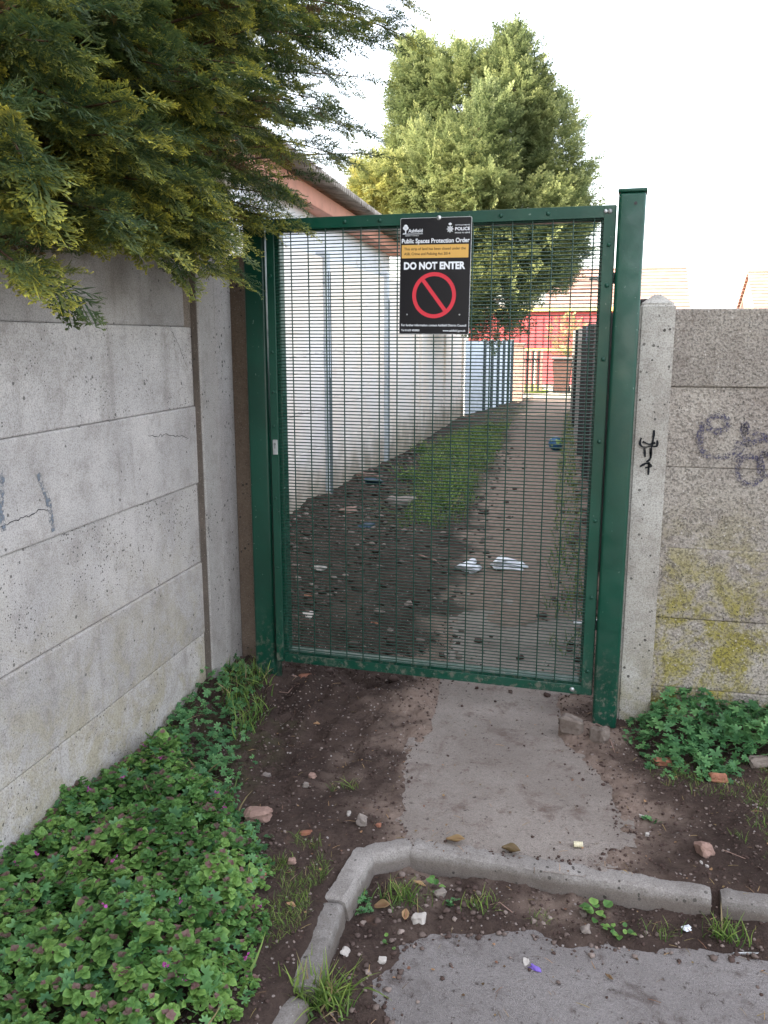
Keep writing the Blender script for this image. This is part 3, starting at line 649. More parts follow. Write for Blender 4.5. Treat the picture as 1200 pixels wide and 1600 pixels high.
MB().prism([(-W2+.0065, T-.145), (W2-.0095, T-.145), (W2-.0095, T-.097), (-W2+.0065, T-.097)], 'y', -.0024, -.0021).build('amber_panel', M['amber'], sign)
text('This strip of land has been closed under the', -W2+.016, T-.116, .236, 'black', bold=.012, size=.0098)
text('ASB, Crime and Policing Act 2014', -W2+.016, T-.134, .178, 'black', bold=.012, size=.0098)
text('DO NOT ENTER', -W2+.016, T-.185, .236, 'sw', bold=.045, size=.026)
m = MB(); ccx, ccz = -.001, T-.281; ring(m, ccx, ccz, .070, .0845, FY, 0, 96)
a = math.radians(-52); dx, dz = math.cos(a), math.sin(a); nx_, nz_ = -dz, dx; l = .072; h_ = .0072
Vv = [m.b.verts.new((ccx+sx*dx*l+sn*nx_*h_, FY-.00005, ccz+sx*dz*l+sn*nz_*h_)) for sx, sn in ((-1, -1), (1, -1), (1, 1), (-1, 1))]; m.b.faces.new(Vv); m.build('prohibition_symbol', M['red'], sign)
text('For further information contact Ashfield District Council', -W2+.0085, T-.3955, .253, 'sw', bold=.016, size=.0085)
text('Tel 01623 450000', -W2+.0085, T-.4145, .072, 'sw', bold=.016, size=.0075)
text('www.ashfield.gov.uk', W2-.0125, T-.4145, .088, 'sw', 'RIGHT', bold=.016, size=.0075)
for x in (-W2+.031, W2-.037):
    m = MB(); m.cyl((x, -.0022, T-.352), (x, -.005, T-.352), .0028, n=10); m.build('rivet', M['galv'], sign)
# ------------------------------------------------------------------ alley wall (inside left)
af = empty('alley_fence', (-2.28, 8, 0), 'white and pinkish painted panel fence along the left side of the alley behind the gate', 'fence')
posts_y = [3.62, 5.35, 7.62, 10.1, 12.4, 14.7, 17.0]
for i in range(6):
    y0, y1 = posts_y[i]+.05, posts_y[i+1]-.05
    for j in range(7):
        z0 = -.12+j*.333; board(af, -2.32, -2.262+(.003 if j % 2 else 0), y0, y1, z0+.0003, z0+.3327, M['panel'], 'x')
M['postblue'] = plain('blue_grey_post', (.60, .63, .66), .85, .2, var=.1, sc=5, dirt=(.20, .22, .24))
M['postdark'] = plain('dark_stained_post', (.10, .12, .125), .9, .2, var=.3, sc=14, dirt=(.28, .30, .32))
for i, y in enumerate(posts_y):
    m = MB(); m.box(-2.275, y, 1.08, .11, .10, 2.36, .008); m.build('post', M['postblue'] if i in (2, 3) else M['panel'], af)
    if i in (2,):
        m = MB(); m.box(-2.2175, y, .55, .004, .085, 1.20, .001).rough(.002, 12); m.build('damp_patch', M['postdark'], af)
        m = MB(); m.box(-2.2165, y-.028, 1.62, .006, .009, .95); m.box(-2.2165, y+.03, 1.62, .006, .009, .95); m.build('groove', M['postdark'], af)
    if i in (3,):
        m = MB(); m.box(-2.2165, y-.03, .95, .006, .014, 2.0); m.box(-2.2165, y+.03, .95, .006, .014, 2.0); m.build('groove', M['postdark'], af)
m = MB(); m.box(-2.28, 15.0, 2.245, .13, 4.2, .05, .005); m.build('coping', M['brick'], af)
m = MB(); m.box(-2.255, 5.48, .75, .012, .22, 1.25, .003); o = m.build('green_patch', M['green'], af)
crack([(448, 560), (520, 548), (600, 552)], lambda a, b: onx(a, b, -2.2575), (1, 0, 0), af, .004, 'graf3')
crack([(448, 655), (520, 620), (600, 590)], lambda a, b: onx(a, b, -2.2575), (1, 0, 0), af, .004, 'graf3')
setloc(af)
for j in range(7): board(af, -2.26, -1.515, 3.632, 3.70, -.12+j*.333, -.12+j*.333+.3327, M['panel'], 'y')  # hidden return panel, added to stop sun leaking past the fence end
setloc(af)
# pale blue slab fence further along, leaning inwards
bf = empty('slab_fence', (-1.9, 18.5, 0), 'pale blue slab fence with dark gaps at the far end of the alley wall', 'fence')
a = np.array([-2.24, 17.15]); b = np.array([-1.62, 20.9]); n = 6
ang = math.atan2(b[1]-a[1], b[0]-a[0])
for i in range(n):
    t0 = [0, .36, .52, .66, .79, .91, 1.0][i]; t1 = [0, .36, .52, .66, .79, .91, 1.0][i+1]; p = a+(b-a)*t0; q = a+(b-a)*t1; c = (p+q)/2; L = np.linalg.norm(q-p)
    m = MB(); m.box(c[0], c[1], .60, L-.05, .04, 1.75, .008, rot=(0, 0, ang)); m.build('slab', M['blue_panel'], bf)
    m = MB(); m.box(q[0]+.035, q[1], .60, .06, .07, 1.8, .008, rot=(0, 0, ang)); m.build('post', M['postdark'], bf)
setloc(bf)
m = MB(); m.box(-1.50, 21.6, .62, .30, .34, 1.45, .01).box(-1.50, 21.6, 1.37, .36, .40, .06, .01); tag(m.build('brick_pier', M['brick']), 'pinkish pier ending the pale slab fence at the alley mouth', 'pier')
wf = empty('timber_fence', (-1.35, 24, 0), 'low brown slatted fence beside the pinkish pier at the alley end', 'fence')
for i in range(9):
    m = MB(); m.box(-1.66+i*.075, 24.2+i*.1, .62, .06, .02, 1.15, .003); m.build('slat', M['timber'] if i % 2 else M['brick'], wf)
m = MB(); m.box(-1.36, 24.64, .95, .75, .03, .06, rot=(0, 0, .92)); m.build('rail', M['timber'], wf); setloc(wf)
# ------------------------------------------------------------------ shed
sh = empty('shed', (-3.5, 8.5, 0), 'white rendered shed with salmon fascia and corrugated roof behind the alley fence', 'shed')
A = np.array([-2.40, 4.2]); B = np.array([-2.72, 12.45]); dd = (B-A)/np.linalg.norm(B-A); nn = np.array([-dd[1], dd[0]])
L = np.linalg.norm(B-A); rz = math.atan2(dd[1], dd[0]); c = (A+B)/2+nn*2.2
m = MB(); m.box(c[0], c[1], 1.33, L, 4.4, 2.75, .01, rot=(0, 0, rz)); m.build('wall', M['render'], sh)
c2 = (A+B)/2-nn*.16+dd*.06; m = MB(); m.box(c2[0], c2[1], 2.735, L+.35, .03, .15, .004, rot=(0, 0, rz)); m.build('fascia', M['fascia'], sh)
c3 = (A+B)/2-nn*.075; m = MB(); m.box(c3[0], c3[1], 2.675, L+.3, .14, .02, rot=(0, 0, rz)); m.build('soffit', M['fascia'], sh)
m = MB(); e = B+dd*.22
c4 = e+nn*1.2; m.box(c4[0], c4[1], 2.98, .03, 2.7, .19, .004, rot=(0, .0, rz)); m.build('end_board', M['fascia'], sh)
# corrugated sheet, waves along the eave
nu = int(L/.085*8); V = []; Q = []
uu = np.linspace(-.3, L+.35, nu); vv = np.array([-.36, .3, 1., 2., 3.2, 4.4])
for u in uu:
    for v in vv:
        p = A+dd*u+nn*v; V.append((p[0], p[1], 2.862+(v+.36)*.14+.026*math.sin(u/.085*2*math.pi)))
k = len(vv)
for i in range(nu-1):
    for j in range(k-1): Q.append((i*k+j, (i+1)*k+j, (i+1)*k+j+1, i*k+j+1))
o = mk('roof', V, Q, M['cement'], sh, True); md = o.modifiers.new('t', 'SOLIDIFY'); md.thickness = .012; setloc(sh)
# ------------------------------------------------------------------ right alley fence
tf = empty('board_fence', (-.1, 12, 0), 'dark close-boarded timber fence on the right side of the alley', 'fence')
a = np.array([.30, 3.75]); b = np.array([-.13, 19.2]); Lf = np.linalg.norm(b-a); df = (b-a)/Lf; rz = math.atan2(df[1], df[0])
nb = int(Lf/.125)
for part_i in range(8):
    m = MB(); i0 = part_i*nb//8; i1 = (part_i+1)*nb//8
    for i in range(i0, i1):
        p = a+df*(i+.5)*Lf/nb; hgt = (1.62 if i < nb*.5 else 1.5)+random.uniform(-.02, .02); m.box(p[0]+random.uniform(-.004, .004), p[1], hgt/2, .118, .016, hgt, .002, rot=(0, random.uniform(-.01, .01), rz+.09))
    m.build('board_panel', M['timber'], tf)
    p = a+df*(part_i)*Lf/8; m = MB(); m.box(p[0]-.03, p[1], .82, .09, .09, 1.68, .006, rot=(0, 0, rz)); m.build('post', M['clp'] if part_i in (5, 7) else M['timber'], tf)
setloc(tf)
def cloth(px, py, Y, w, h, mat, name, label, cat):
    p = ony(px, py, Y); t = MB(); t.box(p[0], p[1], p[2], w, .5, h, .04, seg=2); t.sub(2); t.rough(.05, 6, 3); o = t.build(name, mat, None, True); return tag(o, label, cat)
cloth(924, 522, 10.5, .12, .20, M['blue'], 'tarpaulin', 'blue plastic sheet draped over the dark fence on the right of the alley', 'tarpaulin')
# ------------------------------------------------------------------ far end: lawn, red fence, red building, shrub, bin
tag(grid(np.linspace(-3.4, 0.6, 20), np.linspace(24.6, 29.3, 20), lambda x, y: .03+0*x, 'lawn', M['lawn'], None, lambda x, y: (x < -.85-.12*(y-26))), kind='structure')
tag(grid(np.linspace(-2.5, 3.5, 12), np.linspace(22.5, 31.5, 12), lambda x, y: .012+0*x, 'pavement', M['crp'], None, None), kind='structure')
rfn = empty('red_fence', (-1.5, 29.6, 0), 'low red panel fence with yellow top rail behind the sunlit lawn', 'fence')
for i in range(6):
    x0 = -4.6+i*1.05; m = MB(); m.box(x0+.5, 29.62, .55, .98, .04, 1.1, .005); m.build('panel', M['redw'], rfn)
    m = MB(); m.box(x0-.02, 29.58, .58, .05, .05, 1.18, .004); m.build('post', M['white'], rfn)
m = MB(); m.box(-1.5, 29.56, 1.16, 6.3, .08, .07, .01); m.build('rail', M['yel'], rfn); setloc(rfn)
rb = empty('red_building', (0, 35, 0), 'red clad single storey building with yellow eaves trim beyond the alley', 'building')
m = MB(); m.box(-1.35, 37, 1.28, 6.1, 4, 2.56); m.build('wall', M['redw'], rb)
m = MB()
for i in range(20): m.box(-4.2+i*.3, 34.985, 1.25, .03, .03, 2.4)
m.build('cladding_rib', M['redw'], rb)
m = MB(); m.box(-1.35, 34.9, 2.63, 6.3, .2, .16, .01); m.build('eaves_trim', M['yel'], rb)
m = MB(); m.box(-1.35, 37, 2.76, 6.4, 4.4, .10, .01); m.build('roof', M['cement'], rb)
m = MB(); m.box(-2.7, 34.96, .7, .7, .05, .5); o = m.build('door', M['white'], rb); setloc(rb)
def bin_(x, y):
    b = empty('wheelie_bin', (x, y, 0), 'brown wheeled bin standing at the end of the alley', 'bin')
    m = MB(); t = m.b; V = []
    for z, s in ((.08, .20), (.92, .27)):
        for sx, sy_ in ((-1, -1), (1, -1), (1, 1), (-1, 1)): V.append(t.verts.new((sx*s, sy_*s*1.15, z)))
    for f in ((0, 1, 5, 4), (1, 2, 6, 5), (2, 3, 7, 6), (3, 0, 4, 7), (3, 2, 1, 0), (4, 5, 6, 7)): t.faces.new([V[i] for i in f])
    bmesh.ops.bevel(t, geom=t.edges[:], offset=.02, segments=2, affect='EDGES'); m.build('body', M['bin'], b)
    m = MB(); m.box(0, 0, .97, .60, .68, .07, .025, seg=2); m.box(0, .34, .95, .50, .05, .05, .02); m.build('lid', M['binlid'], b)
    for sx in (-1, 1): m = MB(); m.cyl((sx*.18, .27, .1), (sx*.24, .27, .1), .1, n=14); m.build('wheel', M['black'], b)
p = onz(877, 615); bin_(p[0], p[1])
# ------------------------------------------------------------------ houses
def house(cx, cy, wdt, ridge, eave, label, dep=7.5):
    h = empty('house', (cx, cy, 0), label, 'house', 'houses with clay tiled roofs on the skyline')
    m = MB(); m.box(0, dep/2, eave/2, wdt, dep, eave); m.build('wall', M['brick'], h)
    m = MB(); m.prism([(0, eave), (dep, eave), (dep/2, ridge-.15)], 'x', -wdt/2, wdt/2); m.build('gable', M['brick'], h)
    nc = 15; sl = math.hypot(dep/2+.3, ridge-eave+.12); m = MB(); an = math.atan2(ridge-eave, dep/2)
    for side in (0, 1):
        for i in range(nc):
            t = (i+.5)/nc; y = -.3+(dep/2+.3)*t; z = eave-.12+(ridge-eave+.12)*t
            if side: m.box(0, dep-y, z, wdt+.3, sl/nc*1.15, .07, rot=(-an+.16, 0, 0))
            else: m.box(0, y, z, wdt+.3, sl/nc*1.15, .07, rot=(an-.16, 0, 0))
    m.box(0, dep/2, ridge+.03, wdt+.3, .22, .12, .03); m.build('roof', M['tile'], h)
    for xx in (-wdt/4, wdt/4):
        for zz in ((1.4, 3.6) if eave > 4 else (1.4,)):
            m = MB(); m.box(xx, -.02, zz, 1.3, .06, 1.1); f = m.build('window', M['white'], h); m = MB(); m.box(xx, -.06, zz, 1.1, .02, .9); o = m.build('pane', M['glass'], h); o.parent = f
    return h
D = 52.
r1 = ony(1072, 418, D+3.7); l1 = ony(915, 420, D+3.7); hw = r1[0]-l1[0]+2.
house(r1[0]-hw/2-.1, D, hw, r1[2]-.05, 2.6, 'house with pinkish tiled roof seen between the right gate post and the concrete post')
r2 = ony(1168, 424, D+3.7); house(r2[0]+4.8, D, 9.3, r2[2]-.05, 2.6, 'house with pinkish tiled roof at the right edge above the concrete fence')
# ------------------------------------------------------------------ foliage protos
def strip(V, Q, Cc, p, d, up, ln, w, t0, t1, bend=0.):
    """one leaf-like rhombus"""
    p = np.array(p); d = d/np.linalg.norm(d); s = np.cross(d, up); s /= np.linalg.norm(s)+1e-9; o = len(V)
    V += [p, p+d*ln*.45+s*w/2, p+d*ln+up*bend*ln, p+d*ln*.45-s*w/2]; Q.append((o, o+1, o+2, o+3)); tm = (t0+t1)/2; Cc += [(t0, 0), (tm, 0), (t1, 0), (tm, 0)]
def spray_proto(seed, fine=True):
    r = np.random.default_rng(seed); V, Q, Cc = [], [], []; up = np.array([0, 0, 1.]); n = 8 if fine else 5
    tipb = r.uniform(.0, .6)
    def pos(t): return np.array([t, .05*math.sin(3*t+seed), -.16*t*t])
    strip(V, Q, Cc, pos(0), pos(.55)-pos(0), up, .6, .014, .0, .1); strip(V, Q, Cc, pos(.5), pos(1)-pos(.5), up, .5, .02, .2, .9)
    for i in range(n):
        t = .08+.88*i/n
        for sg in (-1, 1):
            t2 = t+(.5/n if sg > 0 else 0)
            if r.random() < .08: continue
            L = (.46*(1-t2)**.75+.07)*r.uniform(.75, 1.15); an = math.radians(r.uniform(34, 54))*sg
            d = np.array([math.cos(an), math.sin(an), r.normal()*.14-.05]); p = pos(t2); e = p+d*L
            tt = .25+.5*t2
            strip(V, Q, Cc, p, d, up, L, .016 if fine else .038, .1, tt+.2, -.05)
            k = 5 if fine else 3
            for j in range(k):
                u = .15+.8*j/k; 
                for s2 in (-1, 1):
                    if r.random() < .12: continue
                    a2 = an+s2*math.radians(r.uniform(30, 48)); d2 = np.array([math.cos(a2), math.sin(a2), r.normal()*.35])
                    l2 = L*(.42*(1-u)+.13)*r.uniform(.8, 1.2); strip(V, Q, Cc, p+d*L*u, d2, up, l2, .036 if fine else .046, .02+max(0, tt-.5)*.4, np.clip((tt-.3)*1.2+(u-.2)*1.1, 0, 1) if fine else np.clip(tt*.6+u*.5, 0, 1), r.normal()*.1)
    return np.array(V), np.array(Q), np.clip(np.array(Cc, float), 0, 1)
SP = [spray_proto(i) for i in range(8)]; SC = [spray_proto(50+i, False) for i in range(5)]
def tube(P, r0, r1, n=5):
    V, Q = [], []; P = [Vector(p) for p in P]
    for i, p in enumerate(P):
        d = (P[min(i+1, len(P)-1)]-P[max(0, i-1)]).normalized(); a = d.orthogonal().normalized(); b = d.cross(a); r = r0+(r1-r0)*i/(len(P)-1)
        for k in range(n): t = 2*math.pi*k/n; V.append(p+a*r*math.cos(t)+b*r*math.sin(t))
        if i:
            for k in range(n): Q.append(((i-1)*n+k, (i-1)*n+(k+1) % n, i*n+(k+1) % n, i*n+k))
    return V, Q
class Wood:
    def __init__(s): s.V = []; s.Q = []
    def add(s, P, r0, r1, n=5):
        V, Q = tube(P, r0, r1, n); o = len(s.V); s.V += [tuple(v) for v in V]; s.Q += [tuple(i+o for i in q) for q in Q]
    def build(s, name, mat, par): return mk(name, s.V, s.Q, mat, par, True)
# ------------------------------------------------------------------ near conifer overhanging the left wall
nc = empty('conifer_tree', (-3.0, 3.4, 0), 'dark green cypress with yellow tips overhanging the left fence and the gate top', 'tree', 'conifers of the hedge')
trunkP = [(-3.0, 3.4, 0), (-2.98, 3.42, 1.5), (-3.02, 3.38, 3.2), (-2.95, 3.4, 5), (-2.95, 3.4, 7.4)]
W = Wood(); W.add(trunkP, .17, .03, 10); W.build('trunk', M['bark'], nc)
spT, spD, spU, spS, spW, spC, spB = [], [], [], [], [], [], []
wd = Wood()
def add_spray(p, d, up, s, c, b=0): spT.append(p); spD.append(d); spU.append(up); spS.append(s); spC.append(c); spB.append(b)
def branch(start, end, droop=.15, dens=1., tip=1., rad=.012, size=1., t0=.35, brown=0.):
    start = np.array(start, float); end = np.array(end, float); L = np.linalg.norm(end-start); mid = (start+end)/2+np.array([0, 0, L*droop*1.2])+rng.normal(size=3)*.06*L
    P = [(1-t)**2*start+2*t*(1-t)*mid+t*t*end for t in np.linspace(0, 1, 9)]
    wd.add(P[2:], rad, .0022, 4)
    n = int(L*(1-t0)/.032*dens); fam = rng.random()
    for i in range(n):
        t = t0+(1-t0)*(i+rng.random())/n; p = (1-t)**2*start+2*t*(1-t)*mid+t*t*end; d = 2*(1-t)*(mid-start)+2*t*(end-mid); d /= np.linalg.norm(d)
        side = np.cross(d, [0, 0, 1.]); side /= np.linalg.norm(side)+1e-9; sg = 1 if i % 2 else -1
        dr = d*rng.uniform(.55, 1.)+side*sg*rng.uniform(.35, .95)*(1.15-t)+np.array([0, 0, rng.normal()*.28-.06])
        u = np.array([0, 0, 1.])+rng.normal(size=3)*.35
        s = size*rng.uniform(.15, .30)*(1.12-.5*t)
        add_spray(p, dr, u, s, np.clip(.5*fam+.5*rng.random(), 0, 1), 1. if rng.random() < brown*(1-t)*1.6 else 0)
    add_spray(end, end-mid, np.array([0, 0, 1.]), size*.2, fam)
# visible outline: where branch tips reach, given as directions of view with a distance from the fence plane
tips = []
def reg(n, box, X, **k):
    for _ in range(n): tips.append((rng.uniform(box[0], box[2]), rng.uniform(box[1], box[3]), rng.uniform(*X), k))
reg(30, (-20, 140, 260, 340), (-1.45, -1.05)); reg(16, (180, 300, 400, 380), (-1.40, -1.12)); reg(18, (240, 180, 430, 340), (-1.6, -1.15))
reg(40, (-20, -60, 330, 220), (-1.75, -1.05)); reg(34, (300, -80, 520, 190), (-1.7, -1.0)); reg(14, (380, -60, 560, 240), (-1.5, -1.1), dens=.7)
for q in ((55, 470, -1.2), (20, 455, -1.15), (85, 485, -1.22), (330, 462, -1.3), (300, 440, -1.3), (270, 452, -1.32), (355, 455, -1.28), (240, 415, -1.3), (420, 345, -1.18), (435, 360, -1.15), (410, 315, -1.2), (395, 395, -1.22), (340, 405, -1.25), (120, 420, -1.3), (180, 400, -1.3),
          (545, 195, -1.15), (560, 120, -1.1), (600, 20, -1.1), (585, 60, -1.1), (520, 240, -1.2), (470, 225, -1.3), (630, 0, -1.1), (560, 45, -1.2), (455, 275, -1.25), (500, 170, -1.2), (425, 250, -1.3), (640, 60, -1.05), (540, 10, -1.1), (590, -30, -1.1), (440, 180, -1.3), (360, 150, -1.3), (150, 395, -1.28)):
    tips.append((q[0], q[1]-(48 if q[1] > 390 else (15 if q[1] > 280 else 0)), q[2], dict(dens=.75)))
for (px, py, X, k) in tips:
    e = onx(px, py, X)
    if e[1] > 6.2 or e[1] < 1.2: continue
    s = np.array([-2.95+rng.normal()*.1, 3.4+rng.normal()*.1+.25*(e[1]-3.4), max(2.05, e[2]-rng.uniform(-.25, .65))])
    sd_ = s+(e-s)*.15
    branch(sd_, e, droop=rng.uniform(.02, .2), brown=.25, **k)
# bulk of the crown above and behind
cc = np.array([-2.75, 3.2, 4.3]); rr = np.array([1.45, 2.2, 2.9])
for _ in range(330):
    v = rng.normal(size=3); v /= np.linalg.norm(v); v[2] = v[2]*.9; e = cc+v*rr*rng.uniform(.8, 1.03)*(1-.25*max(0, v[2]))
    if e[2] < 1.95 or (e[0] < -3.2 and rng.random() < .6): continue
    s = np.array([-2.97, 3.4, np.clip(e[2]-.25, 1.5, 6.8)]); branch(s, e, .1, dens=.42, size=1.75, t0=.3, brown=.15)
# dark brown inner twigs
for _ in range(900):
    p = cc+rng.normal(size=3)*rr*np.array([.28, .36, .36]); p[2] = max(p[2], 2.05); d = rng.normal(size=3)*[1, 1, .4]
    add_spray(p, d, np.array([0, 0, 1.])+rng.normal(size=3)*.5, rng.uniform(.25, .45), rng.random()*.4, 1. if rng.random() < .6 else .0)
n = len(spT); T_ = np.array(spT); R_ = frames(np.array(spD), np.array(spU), np.array(spS))
stamp(SP, rng.integers(0, 8, n), R_, T_, np.array(spC), 'crown', M['cyp'], nc, False, np.array(spB)*.8)
wd.build('branches', M['bark'], nc); setloc(nc)
print('near conifer sprays', n)
# unseen cypresses added behind and left of the viewer to shade the foreground
def coarse_tree(base, ells, nsp, size, label, group, mat, trunk_top, protos=SC, dark=.0, yellow=None, trunk_r=.16, inner=.35, name='conifer_tree', droop=0.):
    t = empty(name, base, label, 'tree', group); W = Wood(); bx, by, bz = base
    W.add([(bx, by, 0), (bx+.03, by, trunk_top*.4), (bx-.02, by, trunk_top)], trunk_r, .03, 8)
    ells = [np.array(e, float) for e in ells]; vol = np.array([e[3]*e[5] for e in ells]); vol /= vol.sum()
    Tt, Dd, Uu, Ss, Cc, Bb = [], [], [], [], [], []
    for k, e in enumerate(ells):
        for _ in range(int(nsp*vol[k])):
            v = rng.normal(size=3); v /= np.linalg.norm(v); ir = rng.random() < inner; rad = rng.uniform(.45, .85) if ir else rng.uniform(.84, 1.03)
            p = e[:3]+v*e[3:]*rad; 
            if mnoise.noise(Vector(p*1.3)) < -.16 and not ir: continue
            # taper towards the top
            out = v*np.array([1, 1, .5])+np.array([0, 0, .55-droop]); out += rng.normal(size=3)*.28
            Tt.append(p-out*.2*size); Dd.append(out); Uu.append(np.cross(out, np.cross([0, 0, 1.], out))+rng.normal(size=3)*.5*np.linalg.norm(out)); Ss.append(size*rng.uniform(.6, 1.25)); Cc.append(np.clip(.5+.9*mnoise.noise(Vector(p*1.1))+.25*rng.normal(), 0, 1))
            y = yellow(p) if yellow else 0; Bb.append(y*rng.random()**.6)
        for _ in range(7):
            v = rng.normal(size=3); v /= np.linalg.norm(v); W.add([(bx, by, np.clip(e[2]-.4, .8, trunk_top)), tuple(e[:3]*.5+np.array([bx, by, e[2]])*.5), tuple(e[:3]+v*e[3:]*.8)], .03, .006, 5)
    W.build('trunk', M['bark'], t); n = len(Tt)
    stamp(protos, rng.integers(0, len(protos), n), frames(np.array(Dd), np.array(Uu), np.array(Ss)), np.array(Tt), np.array(Cc), 'crown', mat, t, False, np.array(Bb)); setloc(t); return t
coarse_tree((-3.1, -.3, 0), [(-3.1, -.3, 3.6, 1.5, 2.0, 2.2), (-3.1, -.3, 5.4, 1.0, 1.3, 1.8)], 2600, .6, 'out-of-view cypress beside the viewer, added to shade the foreground', 'conifers of the hedge', M['cyp'], 7)
coarse_tree((-3.1, -4.0, 0), [(-3.1, -4.0, 3.6, 1.5, 2.0, 2.2), (-3.1, -4.0, 5.4, 1.0, 1.3, 1.8)], 2000, .7, 'out-of-view cypress behind the viewer, added to shade the foreground', 'conifers of the hedge', M['cyp'], 7)
# ------------------------------------------------------------------ mid conifer above the alley
YT = 14.
def el(px, py, rx, ry, dy=0., ryy=None):
    c = ony(px, py, YT+dy); s = (YT+dy)/F*1.005; return (c[0], c[1], c[2], rx*s, (ryy or rx)*s, ry*s)
tx = ony(735, 600, YT)[0]
coarse_tree((-2.62, YT+.2, 0), [el(800, 200, 52, 120), el(798, 105, 24, 48), el(830, 160, 24, 60, .1), el(722, 165, 55, 75, .2), el(660, 195, 45, 105, .2), el(648, 115, 24, 42, .2), el(700, 290, 100, 90), el(612, 285, 55, 48, -.2), el(583, 300, 30, 30, -.3), el(862, 260, 52, 90, .1), el(825, 360, 88, 95, .1), el(750, 400, 62, 80, 0), el(775, 470, 58, 58, -.1), el(875, 385, 45, 60, .2), el(750, 260, 60, 105, -.6)],
            21000, .31, 'tall broad cypress with sunlight painted yellow-green into its left side, rising over the alley fence', None, M['cyp2'], 5.8, SC, yellow=lambda p: float(np.clip(1.15-(p[0]+4.2)/1.5, 0, 1)*np.clip((4.3-p[2])/1.2, 0, 1)*1.0), inner=.4)  # tint by position puts sunlight into the leaf colour, lower left
# pale shrub by the red building
def shrub(px, py, Y, label, n=420):
    c = ony(px, py, Y); coarse_tree((c[0], c[1], 0), [(c[0], c[1], c[2], .55, .5, .62), (c[0]+.3, c[1], c[2]-.5, .45, .45, .6)], n, .22, label, None, M['shrub'], c[2], name='shrub', trunk_r=.05)['category'] = 'shrub'
shrub(888, 528, 25.5, 'pale yellow-green shrub in front of the red building at the alley end')
# ------------------------------------------------------------------ ground cover leaves
def leaf_nettle():
    V, Q, Cc = [], [], []; n = 4; prof = [(0, .10), (.22, .42), (.5, .50), (.78, .33), (1., .02)]
    for sg in (-1, 1):
        o = len(V)
        for i, (x, w_) in enumerate(prof):
            zz = -.18*x*x
            V += [(x, 0, zz), (x-.03*(i % 2), sg*w_, zz+.14*w_*2-.05*(i % 2))]; Cc += [(.1, 0), (.5+.3*(i % 2), 0)]
        for i in range(n):
            q = (o+2*i, o+2*i+2, o+2*i+3, o+2*i+1); Q.append(q if sg > 0 else q[::-1])
    return np.array(V), np.array(Q), np.array(Cc)
def leaf_lobed(k=7):
    V = [(0, 0, 0)]; Q = []; Cc = [(0.1, 0)]
    for i in range(k+1):
        a = math.radians(-150+300*i/k); V.append((.62*math.cos(a), .62*math.sin(a), .08)); Cc.append((.4, 0))
    for i in range(k):
        a = math.radians(-150+300*(i+.5)/k)
        o = len(V); V += [(1.0*math.cos(a-.13), 1.0*math.sin(a-.13), .05), (1.0*math.cos(a+.13), 1.0*math.sin(a+.13), .05)]; Cc += [(.9, 0), (.9, 0)]
        mid = len(V); V.append((.5*math.cos(a), .5*math.sin(a), .0)); Cc.append((.3, 0))
        Q += [(0, i+1, o, mid), (mid, o, o+1, mid), (0, mid, o+1, i+2)]
    Q = [q for q in Q if len(set(q)) == 4]; 
    for i in range(k):
        pass
    # centre lobe faces as quads
    QQ = []
    for i in range(k):
        o = k+2+3*i; QQ += [(0, i+1, o, o+2), (0, o+2, o+1, i+2)]
        V.append(((V[o][0]+V[o+1][0])*.54, (V[o][1]+V[o+1][1])*.54, .05)); Cc.append((1, 0)); QQ.append((o+2, o, len(V)-1, o+1))
    return np.array(V), np.array(QQ), np.array(Cc)
def plantlet(seed):
    """dead-nettle shoot: tiers of opposite leaves crowned by small purplish ones"""
    r = np.random.default_rng(seed); lv, lq, lc = leaf_nettle(); V, Q, Cc = [], [], []
    for tier in range(4):
        z = .25+.28*tier; s = (1., .9, .66, .42)[tier]
        for k in range(2 if tier < 3 else 4):
            a = tier*math.pi/2+k*(math.pi if tier < 3 else math.pi/2)+r.normal()*.25; pit = r.uniform(-.1, .35)+(.35 if tier == 3 else 0)
            Rm = np.array(Euler((r.normal()*.2, -pit, a)).to_matrix()); o = len(V); vv_ = (lv*s) @ Rm.T+np.array([0, 0, z])
            V += list(vv_); Q += [tuple(np.array(q)+o) for q in lq]; dk = 0. if tier < 3 or seed > 2 else .8; Cc += [(c_[0], dk) for c_ in lc]
    return np.array(V), np.array(Q), np.array(Cc, float)
PL = [plantlet(i) for i in range(6)]; LN = leaf_nettle(); LL = [leaf_lobed(7), leaf_lobed(6)]
